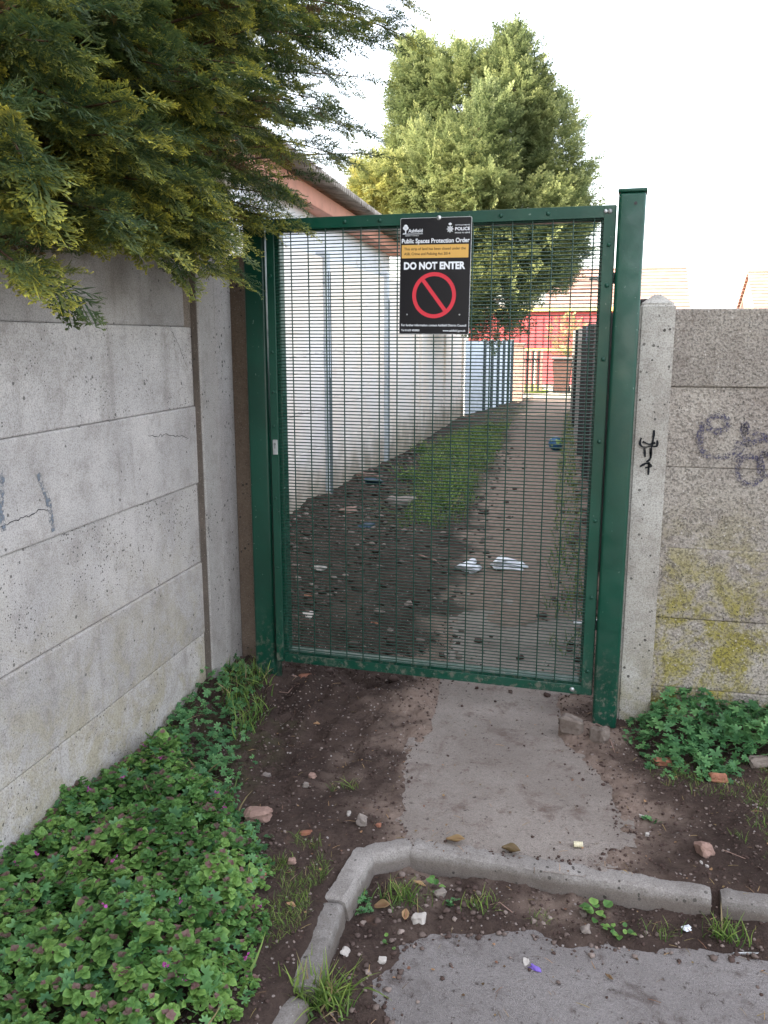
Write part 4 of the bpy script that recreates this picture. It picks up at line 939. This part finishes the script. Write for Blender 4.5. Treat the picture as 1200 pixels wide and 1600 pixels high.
# a simple stem flower cluster (magenta)
COVER = pxpoly([(-260, 1560), (-60, 1330), (0, 1290), (60, 1240), (130, 1200), (215, 1150), (270, 1130), (300, 1150), (330, 1200), (372, 1230), (400, 1290), (432, 1345), (420, 1400), (400, 1470), (405, 1520), (385, 1560), (330, 1620), (200, 2000), (-500, 2000)], .06)
def scatter_in(poly, n, cond=None):
    lo = poly.min(0); hi = poly.max(0); X = []
    while len(X) < n:
        p = rng.uniform(lo, hi, (n*2, 2)); d = sdf(poly, p[:, 0], p[:, 1]); e = .05*fbm(p[:, 0], p[:, 1], 9, 3, 91); k = d < e-.0
        p = p[k]; X = list(X)+list(p)
    return np.array(X[:n])
def ch(x, y, poly, h): return h*sm(0.01, -.16, sdf(poly, x, y))*(1+.9*fbm(x, y, 6, 3, 93))
def cover(poly, n, protos, wts, hgt, smin, smax, name, mat, label, tiltf=.45, stuff=True):
    p = scatter_in(poly, n); x, y = p[:, 0], p[:, 1]; u = rng.random(n)
    z = ground_h(x, y)+.004+ch(x, y, poly, hgt)*(.35+.65*u**.6)+.010*rng.random(n)
    s = rng.uniform(smin, smax, n)*(.55+.45*sm(0, -.1, sdf(poly, x, y))); k = rng.choice(len(protos), n, p=wts)
    d = np.stack([rng.normal(size=n), rng.normal(size=n), rng.normal(size=n)*.22], 1); up = np.tile([0, 0, 1.], (n, 1))+tiltf*rng.normal(size=(n, 3))
    z = z-s*(.4 if protos is PL else 0)
    cr_ = np.clip(.5+.8*fbm(x, y, 7, 2, 95)+.3*rng.normal(size=n), 0, 1)
    o = stamp(protos, k, frames(d, up, s), np.stack([x, y, z], 1), cr_, name, mat, None, False); return tag(o, label, 'ground cover', None, 'stuff')
cover(COVER, 2500, PL, [1/6]*6, .115, .012, .031, 'nettle_patch', M['nettle'], 'dense bright green dead-nettles with purplish tips filling the bottom left corner', .30)
cover(COVER, 4200, [LN], [1], .085, .010, .032, 'nettle_leaves', M['nettle'], 'lower layer of toothed green leaves among the dead-nettles', .5)
GER1 = pxpoly([(70, 1235), (210, 1165), (250, 1120), (262, 1060), (300, 1020), (330, 1010), (420, 1050), (400, 1110), (390, 1170), (380, 1240), (425, 1290), (420, 1370), (360, 1330), (250, 1260), (140, 1270)], .03)
cover(GER1, 1500, LL, [.5, .5], .045, .010, .020, 'lobed_weeds', M['geran'], 'lobed dark green weeds climbing toward the left post', .5)
GER2 = pxpoly([(975, 1135), (990, 1095), (1020, 1075), (1080, 1085), (1130, 1080), (1200, 1080), (1500, 1080), (1500, 1180), (1200, 1180), (1150, 1195), (1110, 1205), (1050, 1195), (1010, 1170)], .06)
cover(GER2, 2100, LL, [.5, .5], .10, .013, .026, 'cranesbill_patch', M['geran'], 'lobed bluish green weeds growing along the foot of the right fence', .55)
cover(COVER, 1500, LL, [.5, .5], .11, .012, .024, 'mixed_lobed_weeds', M['geran'], 'lobed leaves showing between the dead-nettles', .5)
GER3 = pxpoly([(540, 1385), (565, 1375), (585, 1400), (580, 1430), (545, 1425)], -.05)
cover(GER3, 60, LL, [.5, .5], .02, .009, .014, 'corner_weeds', M['geran'], 'small lobed weeds in the corner of the kerb', .5)
# magenta flowers dotted through the nettles
fp = scatter_in(COVER, 34); x, y = fp[:, 0], fp[:, 1]; z = ground_h(x, y)+ch(x, y, COVER, .115)+.018
M['flower'] = leafmat('nettle_flower', (.32, .05, .22), (.45, .10, .32), None, .3)
o = stamp([LN], np.zeros(34*5, int), frames(rng.normal(size=(170, 3))+[0, 0, 1.2], rng.normal(size=(170, 3)), rng.uniform(.005, .009, 170)), np.repeat(np.stack([x, y, z], 1), 5, 0)+rng.normal(size=(170, 3))*.004, rng.random(170), 'nettle_flowers', M['flower']); tag(o, 'tiny magenta flowers dotted over the dead-nettles', 'flowers', None, 'stuff')
# ------------------------------------------------------------------ grass
def blade_proto(seed):
    r = np.random.default_rng(seed); V, Q, Cc = [], [], []; lean = r.uniform(.15, .9)
    for i in range(5):
        t = i/4; w_ = .035*(1-t)**.7+.002; x = lean*t*t; z = t*(1-.28*lean*t)
        V += [(x, -w_, z), (x, w_, z)]; Cc += [(t, 0), (t, 0)]
        if i: Q.append((2*i-2, 2*i-1, 2*i+1, 2*i))
    return np.array(V), np.array(Q), np.array(Cc, float)
BD = [blade_proto(i) for i in range(7)]
def blades(x, y, hmin, hmax, name, label, cat=None, stuff=True, dead=.06, base=None, spread=1.):
    n = len(x); z = ground_h(x, y) if base is None else np.full(n, base); s = rng.uniform(hmin, hmax, n); a = rng.uniform(0, 2*math.pi, n)
    up = np.stack([rng.normal(size=n)*.25*spread, rng.normal(size=n)*.25*spread, np.ones(n)], 1); d = np.stack([np.cos(a), np.sin(a), np.zeros(n)], 1)
    z_ = up/np.linalg.norm(up, axis=1, keepdims=True); y_ = np.cross(z_, d); y_ /= np.linalg.norm(y_, axis=1, keepdims=True); x_ = np.cross(y_, z_)
    R = np.stack([x_, y_, z_], -1)*s[:, None, None]
    o = stamp(BD, rng.integers(0, 7, n), R, np.stack([x, y, z-.003], 1), rng.random(n), name, M['grass'], None, False, (rng.random(n) < dead)*1.)
    return tag(o, label, cat or ('grass' if stuff else 'grass tuft'), None if stuff else 'tufts of grass in the dirt', 'stuff' if stuff else None)
def gpoly(poly, n, hmin, hmax, name, label, clump=.0, soft=.03, **k):
    p = scatter_in(poly, n); x, y = p[:, 0], p[:, 1]
    kk = (fbm(x, y, 11, 3, 97) > clump) & (sdf(poly, x, y) < .02-rng.random(len(x))**2*soft); blades(x[kk], y[kk], hmin, hmax, name, label, **k)
hole = scatter_in(COVER, 500); blades(hole[:, 0], hole[:, 1], .05, .13, 'straggling_grass', 'single grass blades straggling up through the dead-nettles', dead=.35, spread=2.2)
gpoly(pxpoly([(425, 1330), (470, 1300), (515, 1320), (520, 1350), (495, 1400), (465, 1460), (430, 1490), (400, 1480), (420, 1400)]), 1500, .012, .034, 'verge_grass', 'thin short grass between the nettles and the left kerb arm', -.15)
gpoly(pxpoly([(1010, 1195), (1060, 1190), (1200, 1195), (1400, 1200), (1400, 1420), (1200, 1345), (1150, 1310), (1090, 1255), (1030, 1225)]), 3000, .012, .038, 'fence_grass', 'patchy short grass in front of the right fence weeds', -.05)
gpoly(pxpoly([(345, 1060), (350, 1000), (385, 1005), (405, 1040), (425, 1090), (400, 1150), (370, 1170), (345, 1120)], .03), 620, .03, .10, 'post_grass', 'long grass sprouting at the base of the left posts', -.3, dead=.12)
gpoly(pxpoly([(628, 815), (640, 760), (655, 715), (690, 680), (740, 660), (800, 655), (790, 680), (770, 720), (745, 765), (728, 800), (690, 815), (625, 825)], .08), 30000, .02, .15, 'alley_grass', 'lush green grass strip on the left of the alley path', -.02, soft=.75)
for q_ in range(9):
    w_ = onz(rng.uniform(640, 745), rng.uniform(690, 800), .05); n_ = 90; blades(w_[0]+rng.normal(size=n_)*.07, w_[1]+rng.normal(size=n_)*.10, .08, .24, 'grass_tuft', 'tall grass tuft standing in the alley grass strip', stuff=False, spread=1.6)['group'] = 'tall tufts in the alley grass'
gpoly(np.array([(-.12, 4.0), (.12, 4.0), (.02, 10), (-.14, 18), (-.24, 18), (-.2, 10)]), 2600, .03, .12, 'alley_edge_grass', 'grass and weeds along the foot of the right alley fence', -.1)
gpoly(np.array([(-2.1, 13), (-1.1, 13), (-1.0, 20), (-1.7, 20)]), 1500, .03, .08, 'far_alley_grass', 'thin grass in the shade at the far end of the alley', -.1)
def tuft(px, py, z, n, hmin, hmax, rad, label):
    c = onz(px, py, z); x = c[0]+rng.normal(size=n)*rad; y = c[1]+rng.normal(size=n)*rad*.6
    zz = float(max(ground_h(np.array([c[0]]), np.array([c[1]]))[0], z-.02)); o = blades(x, y, hmin, hmax, 'grass_tuft', label, stuff=False, base=zz, spread=1.5, dead=.1); return o
tuft(625, 1405, -.06, 110, .025, .075, .040, 'grass tuft below the short corner kerb stone')
tuft(752, 1420, -.06, 60, .02, .055, .030, 'grass tuft below the middle of the long kerb stone')
tuft(1040, 1462, -.06, 40, .02, .045, .028, 'low grass tuft in the dirt left of the mossy kerb joint')
tuft(1135, 1468, -.06, 60, .03, .085, .026, 'upright grass tuft growing at the mossy kerb joint')
tuft(845, 1437, -.06, 24, .02, .04, .02, 'thin grass tuft beside small stones under the kerb')
tuft(498, 1570, -.06, 200, .04, .11, .040, 'thick grass tuft at the bottom edge inside the left kerb arm')
tuft(548, 1232, .0, 26, .025, .06, .016, 'lone spiky grass tuft on the bare soil')
tuft(520, 1240, .0, 10, .02, .04, .01, 'tiny grass sprig beside the lone tuft on the soil')
# small broad-leaved weeds
def weed(px, py, z, n, s, rad, mat, protos, label, h=.02):
    c = onz(px, py, z); x = c[0]+rng.normal(size=n)*rad; y = c[1]+rng.normal(size=n)*rad*.7; gz = ground_h(x, y); gz = np.maximum(gz, z-.03)
    a = np.arctan2(y-c[1], x-c[0]); d = np.stack([np.cos(a), np.sin(a), .35+.2*rng.normal(size=n)], 1)
    o = stamp(protos, rng.integers(0, len(protos), n), frames(d, np.tile([0, 0, 1.], (n, 1))+.35*rng.normal(size=(n, 3)), rng.uniform(.7, 1.2, n)*s), np.stack([x, y, gz+rng.random(n)*h+.003], 1), rng.random(n), 'weed', M[mat], None); return tag(o, label, 'weed', 'small weeds rooted in the dirt')
weed(318, 1040, .05, 16, .020, .018, 'geran', LL, 'round lobed weed clinging to the foot of the left post', .05)
weed(933, 1432, -.06, 10, .026, .014, 'nettle', [LN], 'young broad-leaved weed standing against the kerb face', .03)
weed(970, 1460, -.06, 16, .016, .018, 'nettle', [LN], 'flat small-leaved weed in the dirt right of the young weed', .01)
weed(680, 1395, -.06, 6, .020, .008, 'nettle', [LN], 'two-leaved seedling in the first kerb joint', .03)
weed(708, 1412, -.06, 8, .010, .012, 'geran', LL, 'tiny lobed weed just right of the first kerb joint', .01)
weed(1018, 1282, .0, 8, .012, .012, 'geran', LL, 'pale lobed weed lying on the bare soil', .005)
weed(610, 1475, -.06, 6, .012, .010, 'nettle', [LN], 'small green sprout at the tarmac edge', .01)
# ------------------------------------------------------------------ individual stones and litter
def gz(x, y):
    z = float(ground_h(np.array([x]), np.array([y]))[0])
    if sdf(WAPR, np.array([x]), np.array([y]))[0] < .03: z = max(z, .001)
    if sdf(WROAD, np.array([x]), np.array([y]))[0] < .05: z = max(z, -.068)
    return z
def stone(px, py, z, sx, sy, sz_, mat, label, rz=0, seed=1, name='stone', cat='stone', grp='loose stones lying on the soil', ang=.5, n=3):
    c = onz(px, py, z); t = bmesh.new(); bmesh.ops.create_cube(t, size=1); bmesh.ops.bevel(t, geom=t.edges[:], offset=.16, segments=1, affect='EDGES'); bmesh.ops.subdivide_edges(t, edges=t.edges[:], cuts=n-1, use_grid_fill=True)
    for v in t.verts:
        q = v.co*1.3+Vector((seed*3.7, seed*1.3, 0)); v.co = v.co+mnoise.noise_vector(q)*.30*ang*1.6+mnoise.noise_vector(q*3.5)*.07
        v.co = Vector((v.co.x*sx, v.co.y*sy, v.co.z*sz_))
    me = bpy.data.meshes.new(name); t.to_mesh(me); t.free(); o = linkmesh(name, me, M[mat], None, False); o.location = (c[0], c[1], gz(c[0], c[1])+sz_*.33); o.rotation_euler = (rng.normal()*.15, rng.normal()*.15, rz)
    return tag(o, label, cat, grp)
stone(402, 1272, .02, .085, .05, .045, 'st_pink', 'largest pinkish lump of rubble beside the nettles', .1, 1)
stone(566, 1296, 0, .036, .030, .030, 'st_grey', 'pale brown angular stone just above the kerb corner', .3, 2)
stone(488, 1218, 0, .024, .022, .02, 'st_pink', 'tan stone in the middle of the bare soil', 0, 3)
stone(478, 1236, 0, .018, .018, .016, 'st_grey', 'grey pebble right below the tan stone', 0, 4)
stone(416, 1208, .01, .024, .02, .018, 'st_grey', 'grey stone near the lobed weeds', 0, 5)
stone(1101, 1333, 0, .045, .045, .045, 'st_pink', 'pinkish cube-like brick fragment on soil near the right kerb', .6, 6)
stone(1122, 1215, .02, .055, .035, .030, 'st_brick', 'orange brick shard at the edge of the right weeds', .4, 7)
stone(1035, 1190, .02, .060, .04, .03, 'st_brick', 'dull orange clod under the right weeds', .2, 8)
stone(1188, 1188, .03, .075, .05, .045, 'st_dark', 'dark lumpy stone at the right edge among the weeds', .4, 9)
stone(893, 1152, .0, .085, .055, .062, 'st_dark', 'broken dirty concrete lump in front of the right gate post', -.2, 10)
stone(935, 1166, .0, .075, .040, .055, 'st_dark', 'second broken lump, touching the first one at the right gate post', -.7, 11)
stone(655, 1438, -.06, .032, .026, .026, 'st_pale', 'tan pebble standing beside the dead leaves under the kerb', 0, 12)
stone(597, 1503, -.06, .020, .018, .012, 'st_pale', 'round white pebble on the dirt near the tarmac edge', 0, 13)
stone(540, 1492, -.06, .022, .022, .014, 'st_pale', 'white pebble close to the left kerb arm', 0, 14)
stone(688, 1402, -.06, .028, .022, .02, 'st_grey', 'grey stone leaning on the first kerb joint', .5, 15)
stone(592, 1297, 0, .014, .014, .012, 'st_brick', 'small red pebble right of the angular stone', 0, 16)
stone(456, 1352, .0, .024, .018, .016, 'st_pink', 'mauve stone in the verge grass', .3, 17)
stone(410, 1360, .03, .026, .015, .02, 'st_brick', 'reddish stone at the edge of the nettles', 1.2, 18)
stone(478, 1305, .0, .036, .018, .01, 'st_brick', 'flat orange brick flake on the verge grass', .1, 19)
stone(480, 1050, .06, .07, .04, .035, 'st_brick', 'brown half brick lying below the gate at the left', .15, 20)
stone(457, 1042, .06, .035, .02, .01, 'st_pink', 'flat tan chip between the left post and the gate', .15, 21)
stone(98, 1192, .06, .035, .028, .02, 'st_grey', 'grey stone at the foot of the left fence', .3, 22)
stone(278, 1172, .05, .050, .04, .03, 'st_grey', 'grey stone half buried near the left fence', .3, 221)
stone(335, 1194, .02, .022, .022, .018, 'st_pink', 'mauve pebble right of the half buried stone', .3, 23)
stone(915, 1460, -.06, .022, .022, .018, 'st_grey', 'round grey pebble under the kerb beside the young weed', 0, 24)
stone(912, 1430, -.06, .018, .016, .014, 'st_dark', 'dark pebble against the kerb face', 0, 25)
stone(560, 1388, -.02, .010, .010, .010, 'st_pale', 'tiny pale pebble', 0, 26) if 0 else None
stone(1095, 1353, 0, .009, .009, .008, 'st_pale', 'one of two tiny white pebbles below the brick fragment, left', 0, 27)
stone(1104, 1357, 0, .009, .009, .008, 'st_pale', 'one of two tiny white pebbles below the brick fragment, right', 0, 28)
stone(1003, 1278, 0, .018, .009, .008, 'st_pale', 'flat white chip on the bare soil by the pale weed', 0, 29)
stone(1011, 1303, 0, .013, .011, .01, 'st_pale', 'white pebble between path edge and brick fragment', 0, 30)
stone(545, 1278, 0, .014, .026, .01, 'st_pale', 'white shard standing in the soil above the angular stone', .2, 31, 'china_shard', 'shard')
stone(513, 1240, 0, .018, .016, .02, 'st_pale', 'whitish fragment beside the tan stone', .2, 32) if 0 else None
for i, (px, py, s, mt, lab) in enumerate(((470, 905, .11, 'st_brick', 'red brick fragment at the foot of the alley wall, nearest the gate'), (625, 770, .26, 'st_grey', 'pale flat slab propped on the rubble by the alley wall'), (575, 740, .22, 'st_pink', 'pinkish lump leaning on the alley wall'), (545, 790, .15, 'st_pink', 'pink rubble lump halfway up the bank'), (500, 870, .10, 'st_pale', 'pale broken tile on the bank near the gate'), (480, 935, .09, 'st_pale', 'small white stone low on the bank'), (585, 940, .06, 'st_brick', 'orange stone on the soil behind the mesh'))):
    stone(px, py, .14, s, s*.6, s*.35, mt, lab, .3*i, 40+i, 'rubble_stone', 'rubble', 'rubble lumps on the bank')
stone(585, 748, .12, .16, .10, .06, 'blue', 'crumpled dark blue plastic lying on the rubble by the wall', .3, 60, 'plastic_sheet', 'plastic sheet', None, 1.)
stone(575, 812, .1, .10, .07, .05, 'blue', 'blue plastic scrap on the bank nearer the gate', .8, 61, 'plastic_scrap', 'plastic scrap', None, 1.)
# white bags on the path
stone(736, 891, 0, .13, .15, .06, 'plastic', 'round crumpled white plastic bag on the alley path, left one', .2, 70, 'plastic_bag', 'plastic bag', 'white bags on the path', 1.2, 4)
stone(793, 889, 0, .20, .17, .07, 'plastic', 'larger crumpled white plastic bag on the alley path, right one', .1, 71, 'plastic_bag', 'plastic bag', 'white bags on the path', 1.2, 4)
c = onz(868, 704); t = bmesh.new(); bmesh.ops.create_uvsphere(t, u_segments=24, v_segments=16, radius=.10); me = bpy.data.meshes.new('ball'); t.to_mesh(me); t.free(); o = linkmesh('ball', me, M['ballb'], None, True); o.location = (c[0], c[1], .095); tag(o, 'dark blue ball with green pattern lying on the alley path', 'ball')
# ferrule, wrapper, twigs
c = onz(903, 1324); m = MB()
for i in range(5): m.cyl((-.013+i*.0056, 0, 0), (-.013+i*.0056+.0042, 0, 0), .0088, n=16)
m.cyl((-.013, 0, 0), (.0135, 0, 0), .0078, n=16); o = m.build('plastic_plug', M['cream'], None, True); o.location = (c[0], c[1], gz(c[0], c[1])+.009); o.rotation_euler = (0, 0, .1); tag(o, 'small ribbed cream plug lying on the path above the kerb', 'plug')
stone(835, 1514, -.068, .024, .010, .008, 'purple', 'twisted purple sweet wrapper on the tarmac', -.4, 80, 'wrapper', 'wrapper', None, 1.6)
stone(822, 1503, -.068, .014, .018, .006, 'st_pale', 'grey flake beside the purple wrapper', .3, 81, 'flake', 'flake', None, 1)
stone(1165, 1487, -.06, .045, .008, .005, 'galv', 'crumpled silver foil strip under the right kerb stone', .1, 82, 'foil_strip', 'foil', None, 1.5)
stone(1072, 1453, -.06, .018, .014, .012, 'plastic', 'pale folded paper scrap by the low grass tuft', .6, 83, 'paper_scrap', 'paper', None, 1.4)
def twig(pxs, z, r, label, mat='st_pink'):
    P = [onz(a, b, z) for a, b in pxs]; P = [np.array([p[0], p[1], gz(p[0], p[1])+r*1.3+(.008 if i % 2 else 0)]) for i, p in enumerate(P)]; V, Q = tube(P, r, r*.6, 6); o = mk('twig', V, Q, M[mat], None, True); return tag(o, label, 'twig', 'twigs and roots on the ground')
twig([(437, 1095), (450, 1093), (459, 1082), (468, 1080), (468, 1088)], .02, .0022, 'pale bent root on the soil below the gate')
twig([(925, 1132), (940, 1150), (955, 1168), (960, 1182)], 0, .003, 'dry stalk leaning on the lumps at the right gate post')
twig([(655, 872), (680, 882), (692, 886)], 0, .008, 'pinkish stick lying on the soil behind the mesh')
twig([(800, 1442), (780, 1433), (765, 1432)], -.09, .0016, 'thin dry stem in the kerbside dirt')
twig([(1165, 1340), (1130, 1332)], .0, .0012, 'fine straw on the soil near the brick fragment')
# dead leaves
def flat_litter(n, box, smin, smax, protos, mat, name, label, lift=.004):
    x = rng.uniform(box[0], box[1], n); y = rng.uniform(box[2], box[3], n); k = near(x, y) & (sdf(COVER, x, y) > 0); x = x[k]; y = y[k]; n = len(x)
    z = ground_h(x, y); z = np.maximum(z, np.where(sdf(WAPR, x, y) < .02, .002, -9)); z = np.maximum(z, np.where((yright(x)-y > .06) & (x-xleft(y) > .06), -.068, -9))
    z = np.where((np.abs(yright(x)-y-.035) < .05) & (x > -.6), .006, z)
    a = rng.uniform(0, 6.28, n); d = np.stack([np.cos(a), np.sin(a), rng.normal(size=n)*.12], 1); up = np.tile([0, 0, 1.], (n, 1))+.25*rng.normal(size=(n, 3))
    o = stamp(protos, rng.integers(0, len(protos), n), frames(d, up, rng.uniform(smin, smax, n)), np.stack([x, y, z+lift], 1), rng.random(n), name, M[mat], None, False, (rng.random(n) < .5)*.8); return tag(o, label, 'litter', None, 'stuff')
straw = (np.array([(0, -.03, 0), (0, .03, 0), (.5, -.03, .06), (.5, .03, .06), (1, -.015, 0), (1, .015, 0)], float), np.array([(0, 2, 3, 1), (2, 4, 5, 3)]), np.zeros((6, 2))+[.6, 0])
flat_litter(900, (-1.3, 1.4, 1.2, 3.4), .008, .035, [straw], 'dead', 'straw_bits', 'bits of straw and rootlet scattered over soil and path')
flat_litter(420, (-1.3, 1.4, 1.2, 3.4), .004, .010, [LN], 'dead', 'leaf_fragments', 'dead leaf fragments scattered over soil and path')
def dleaf(px, py, z, L, wd_, rz, label, curl=.5, cidx=.5, dk=0., name='dead_leaf'):
    V, Q, Cc = [], [], []; n = 9
    for i in range(n+1):
        t = i/n; w_ = wd_*math.sin(math.pi*min(1, t*.94+.03))**.8*.5; 
        for j in range(5):
            s = (j-2)/2; V.append(((t-.5)*L, s*w_, curl*(abs(s)**1.6)*w_*.9+curl*.25*L*(t-.5)**2*2+.0015*math.sin(9*t+3*s))); Cc.append((min(1, abs(s)*.8+.1), dk))
    for i in range(n):
        for j in range(4): Q.append((i*5+j, (i+1)*5+j, (i+1)*5+j+1, i*5+j+1))
    c = onz(px, py, z); col = np.zeros((len(V), 3)); col[:, 0] = cidx; col[:, 1:] = np.array(Cc); o = mk(name, V, Q, M['dead'], None, True, col); o.location = (c[0], c[1], gz(c[0], c[1])+.006); o.rotation_euler = (rng.normal()*.25, rng.normal()*.2, rz)
    md = o.modifiers.new('t', 'SOLIDIFY'); md.thickness = .0006
    return tag(o, label, 'dead leaf', 'fallen dead leaves')
dleaf(712, 1312, .012, .062, .034, -.25, 'curled olive-yellow dead leaf on the back of the kerb', .9, .6)
dleaf(820, 1338, .008, .085, .045, -.5, 'crumpled grey-brown dead leaf on the long kerb stone', .8, .3, .55)
dleaf(798, 1330, .008, .055, .04, -.1, 'folded grey-brown leaf piece beside the crumpled one', 1., .3, .55)
dleaf(633, 1432, -.06, .050, .020, 1.7, 'narrow orange dead leaf standing upright in the kerbside dirt', .9, .9)
dleaf(597, 1416, -.06, .046, .036, .1, 'reddish-brown dead leaf near the corner weeds', .5, .6, .35)
dleaf(567, 1374, -.06, .046, .036, -.4, 'brown dead leaf in the kerb corner', .7, .8, .1)
dleaf(655, 1386, -.06, .040, .018, -.1, 'orange-brown dead leaf wedged under the first kerb joint', .8, .8)
dleaf(455, 1414, .01, .028, .016, .1, 'small tan dead leaf in the verge grass', .5, .9)
dleaf(495, 1130, .02, .026, .018, .2, 'small yellowish dead leaf on the soil below the gate', .5, 1.)
dleaf(975, 1360, .006, .03, .016, -.4, 'small rusty dead leaf between path and kerb', .8, .6)
dleaf(952, 1525, -.06, .026, .008, 2.4, 'thin dark dead leaf on the tarmac', .5, .5, .5)
print('objects', len(bpy.data.objects))
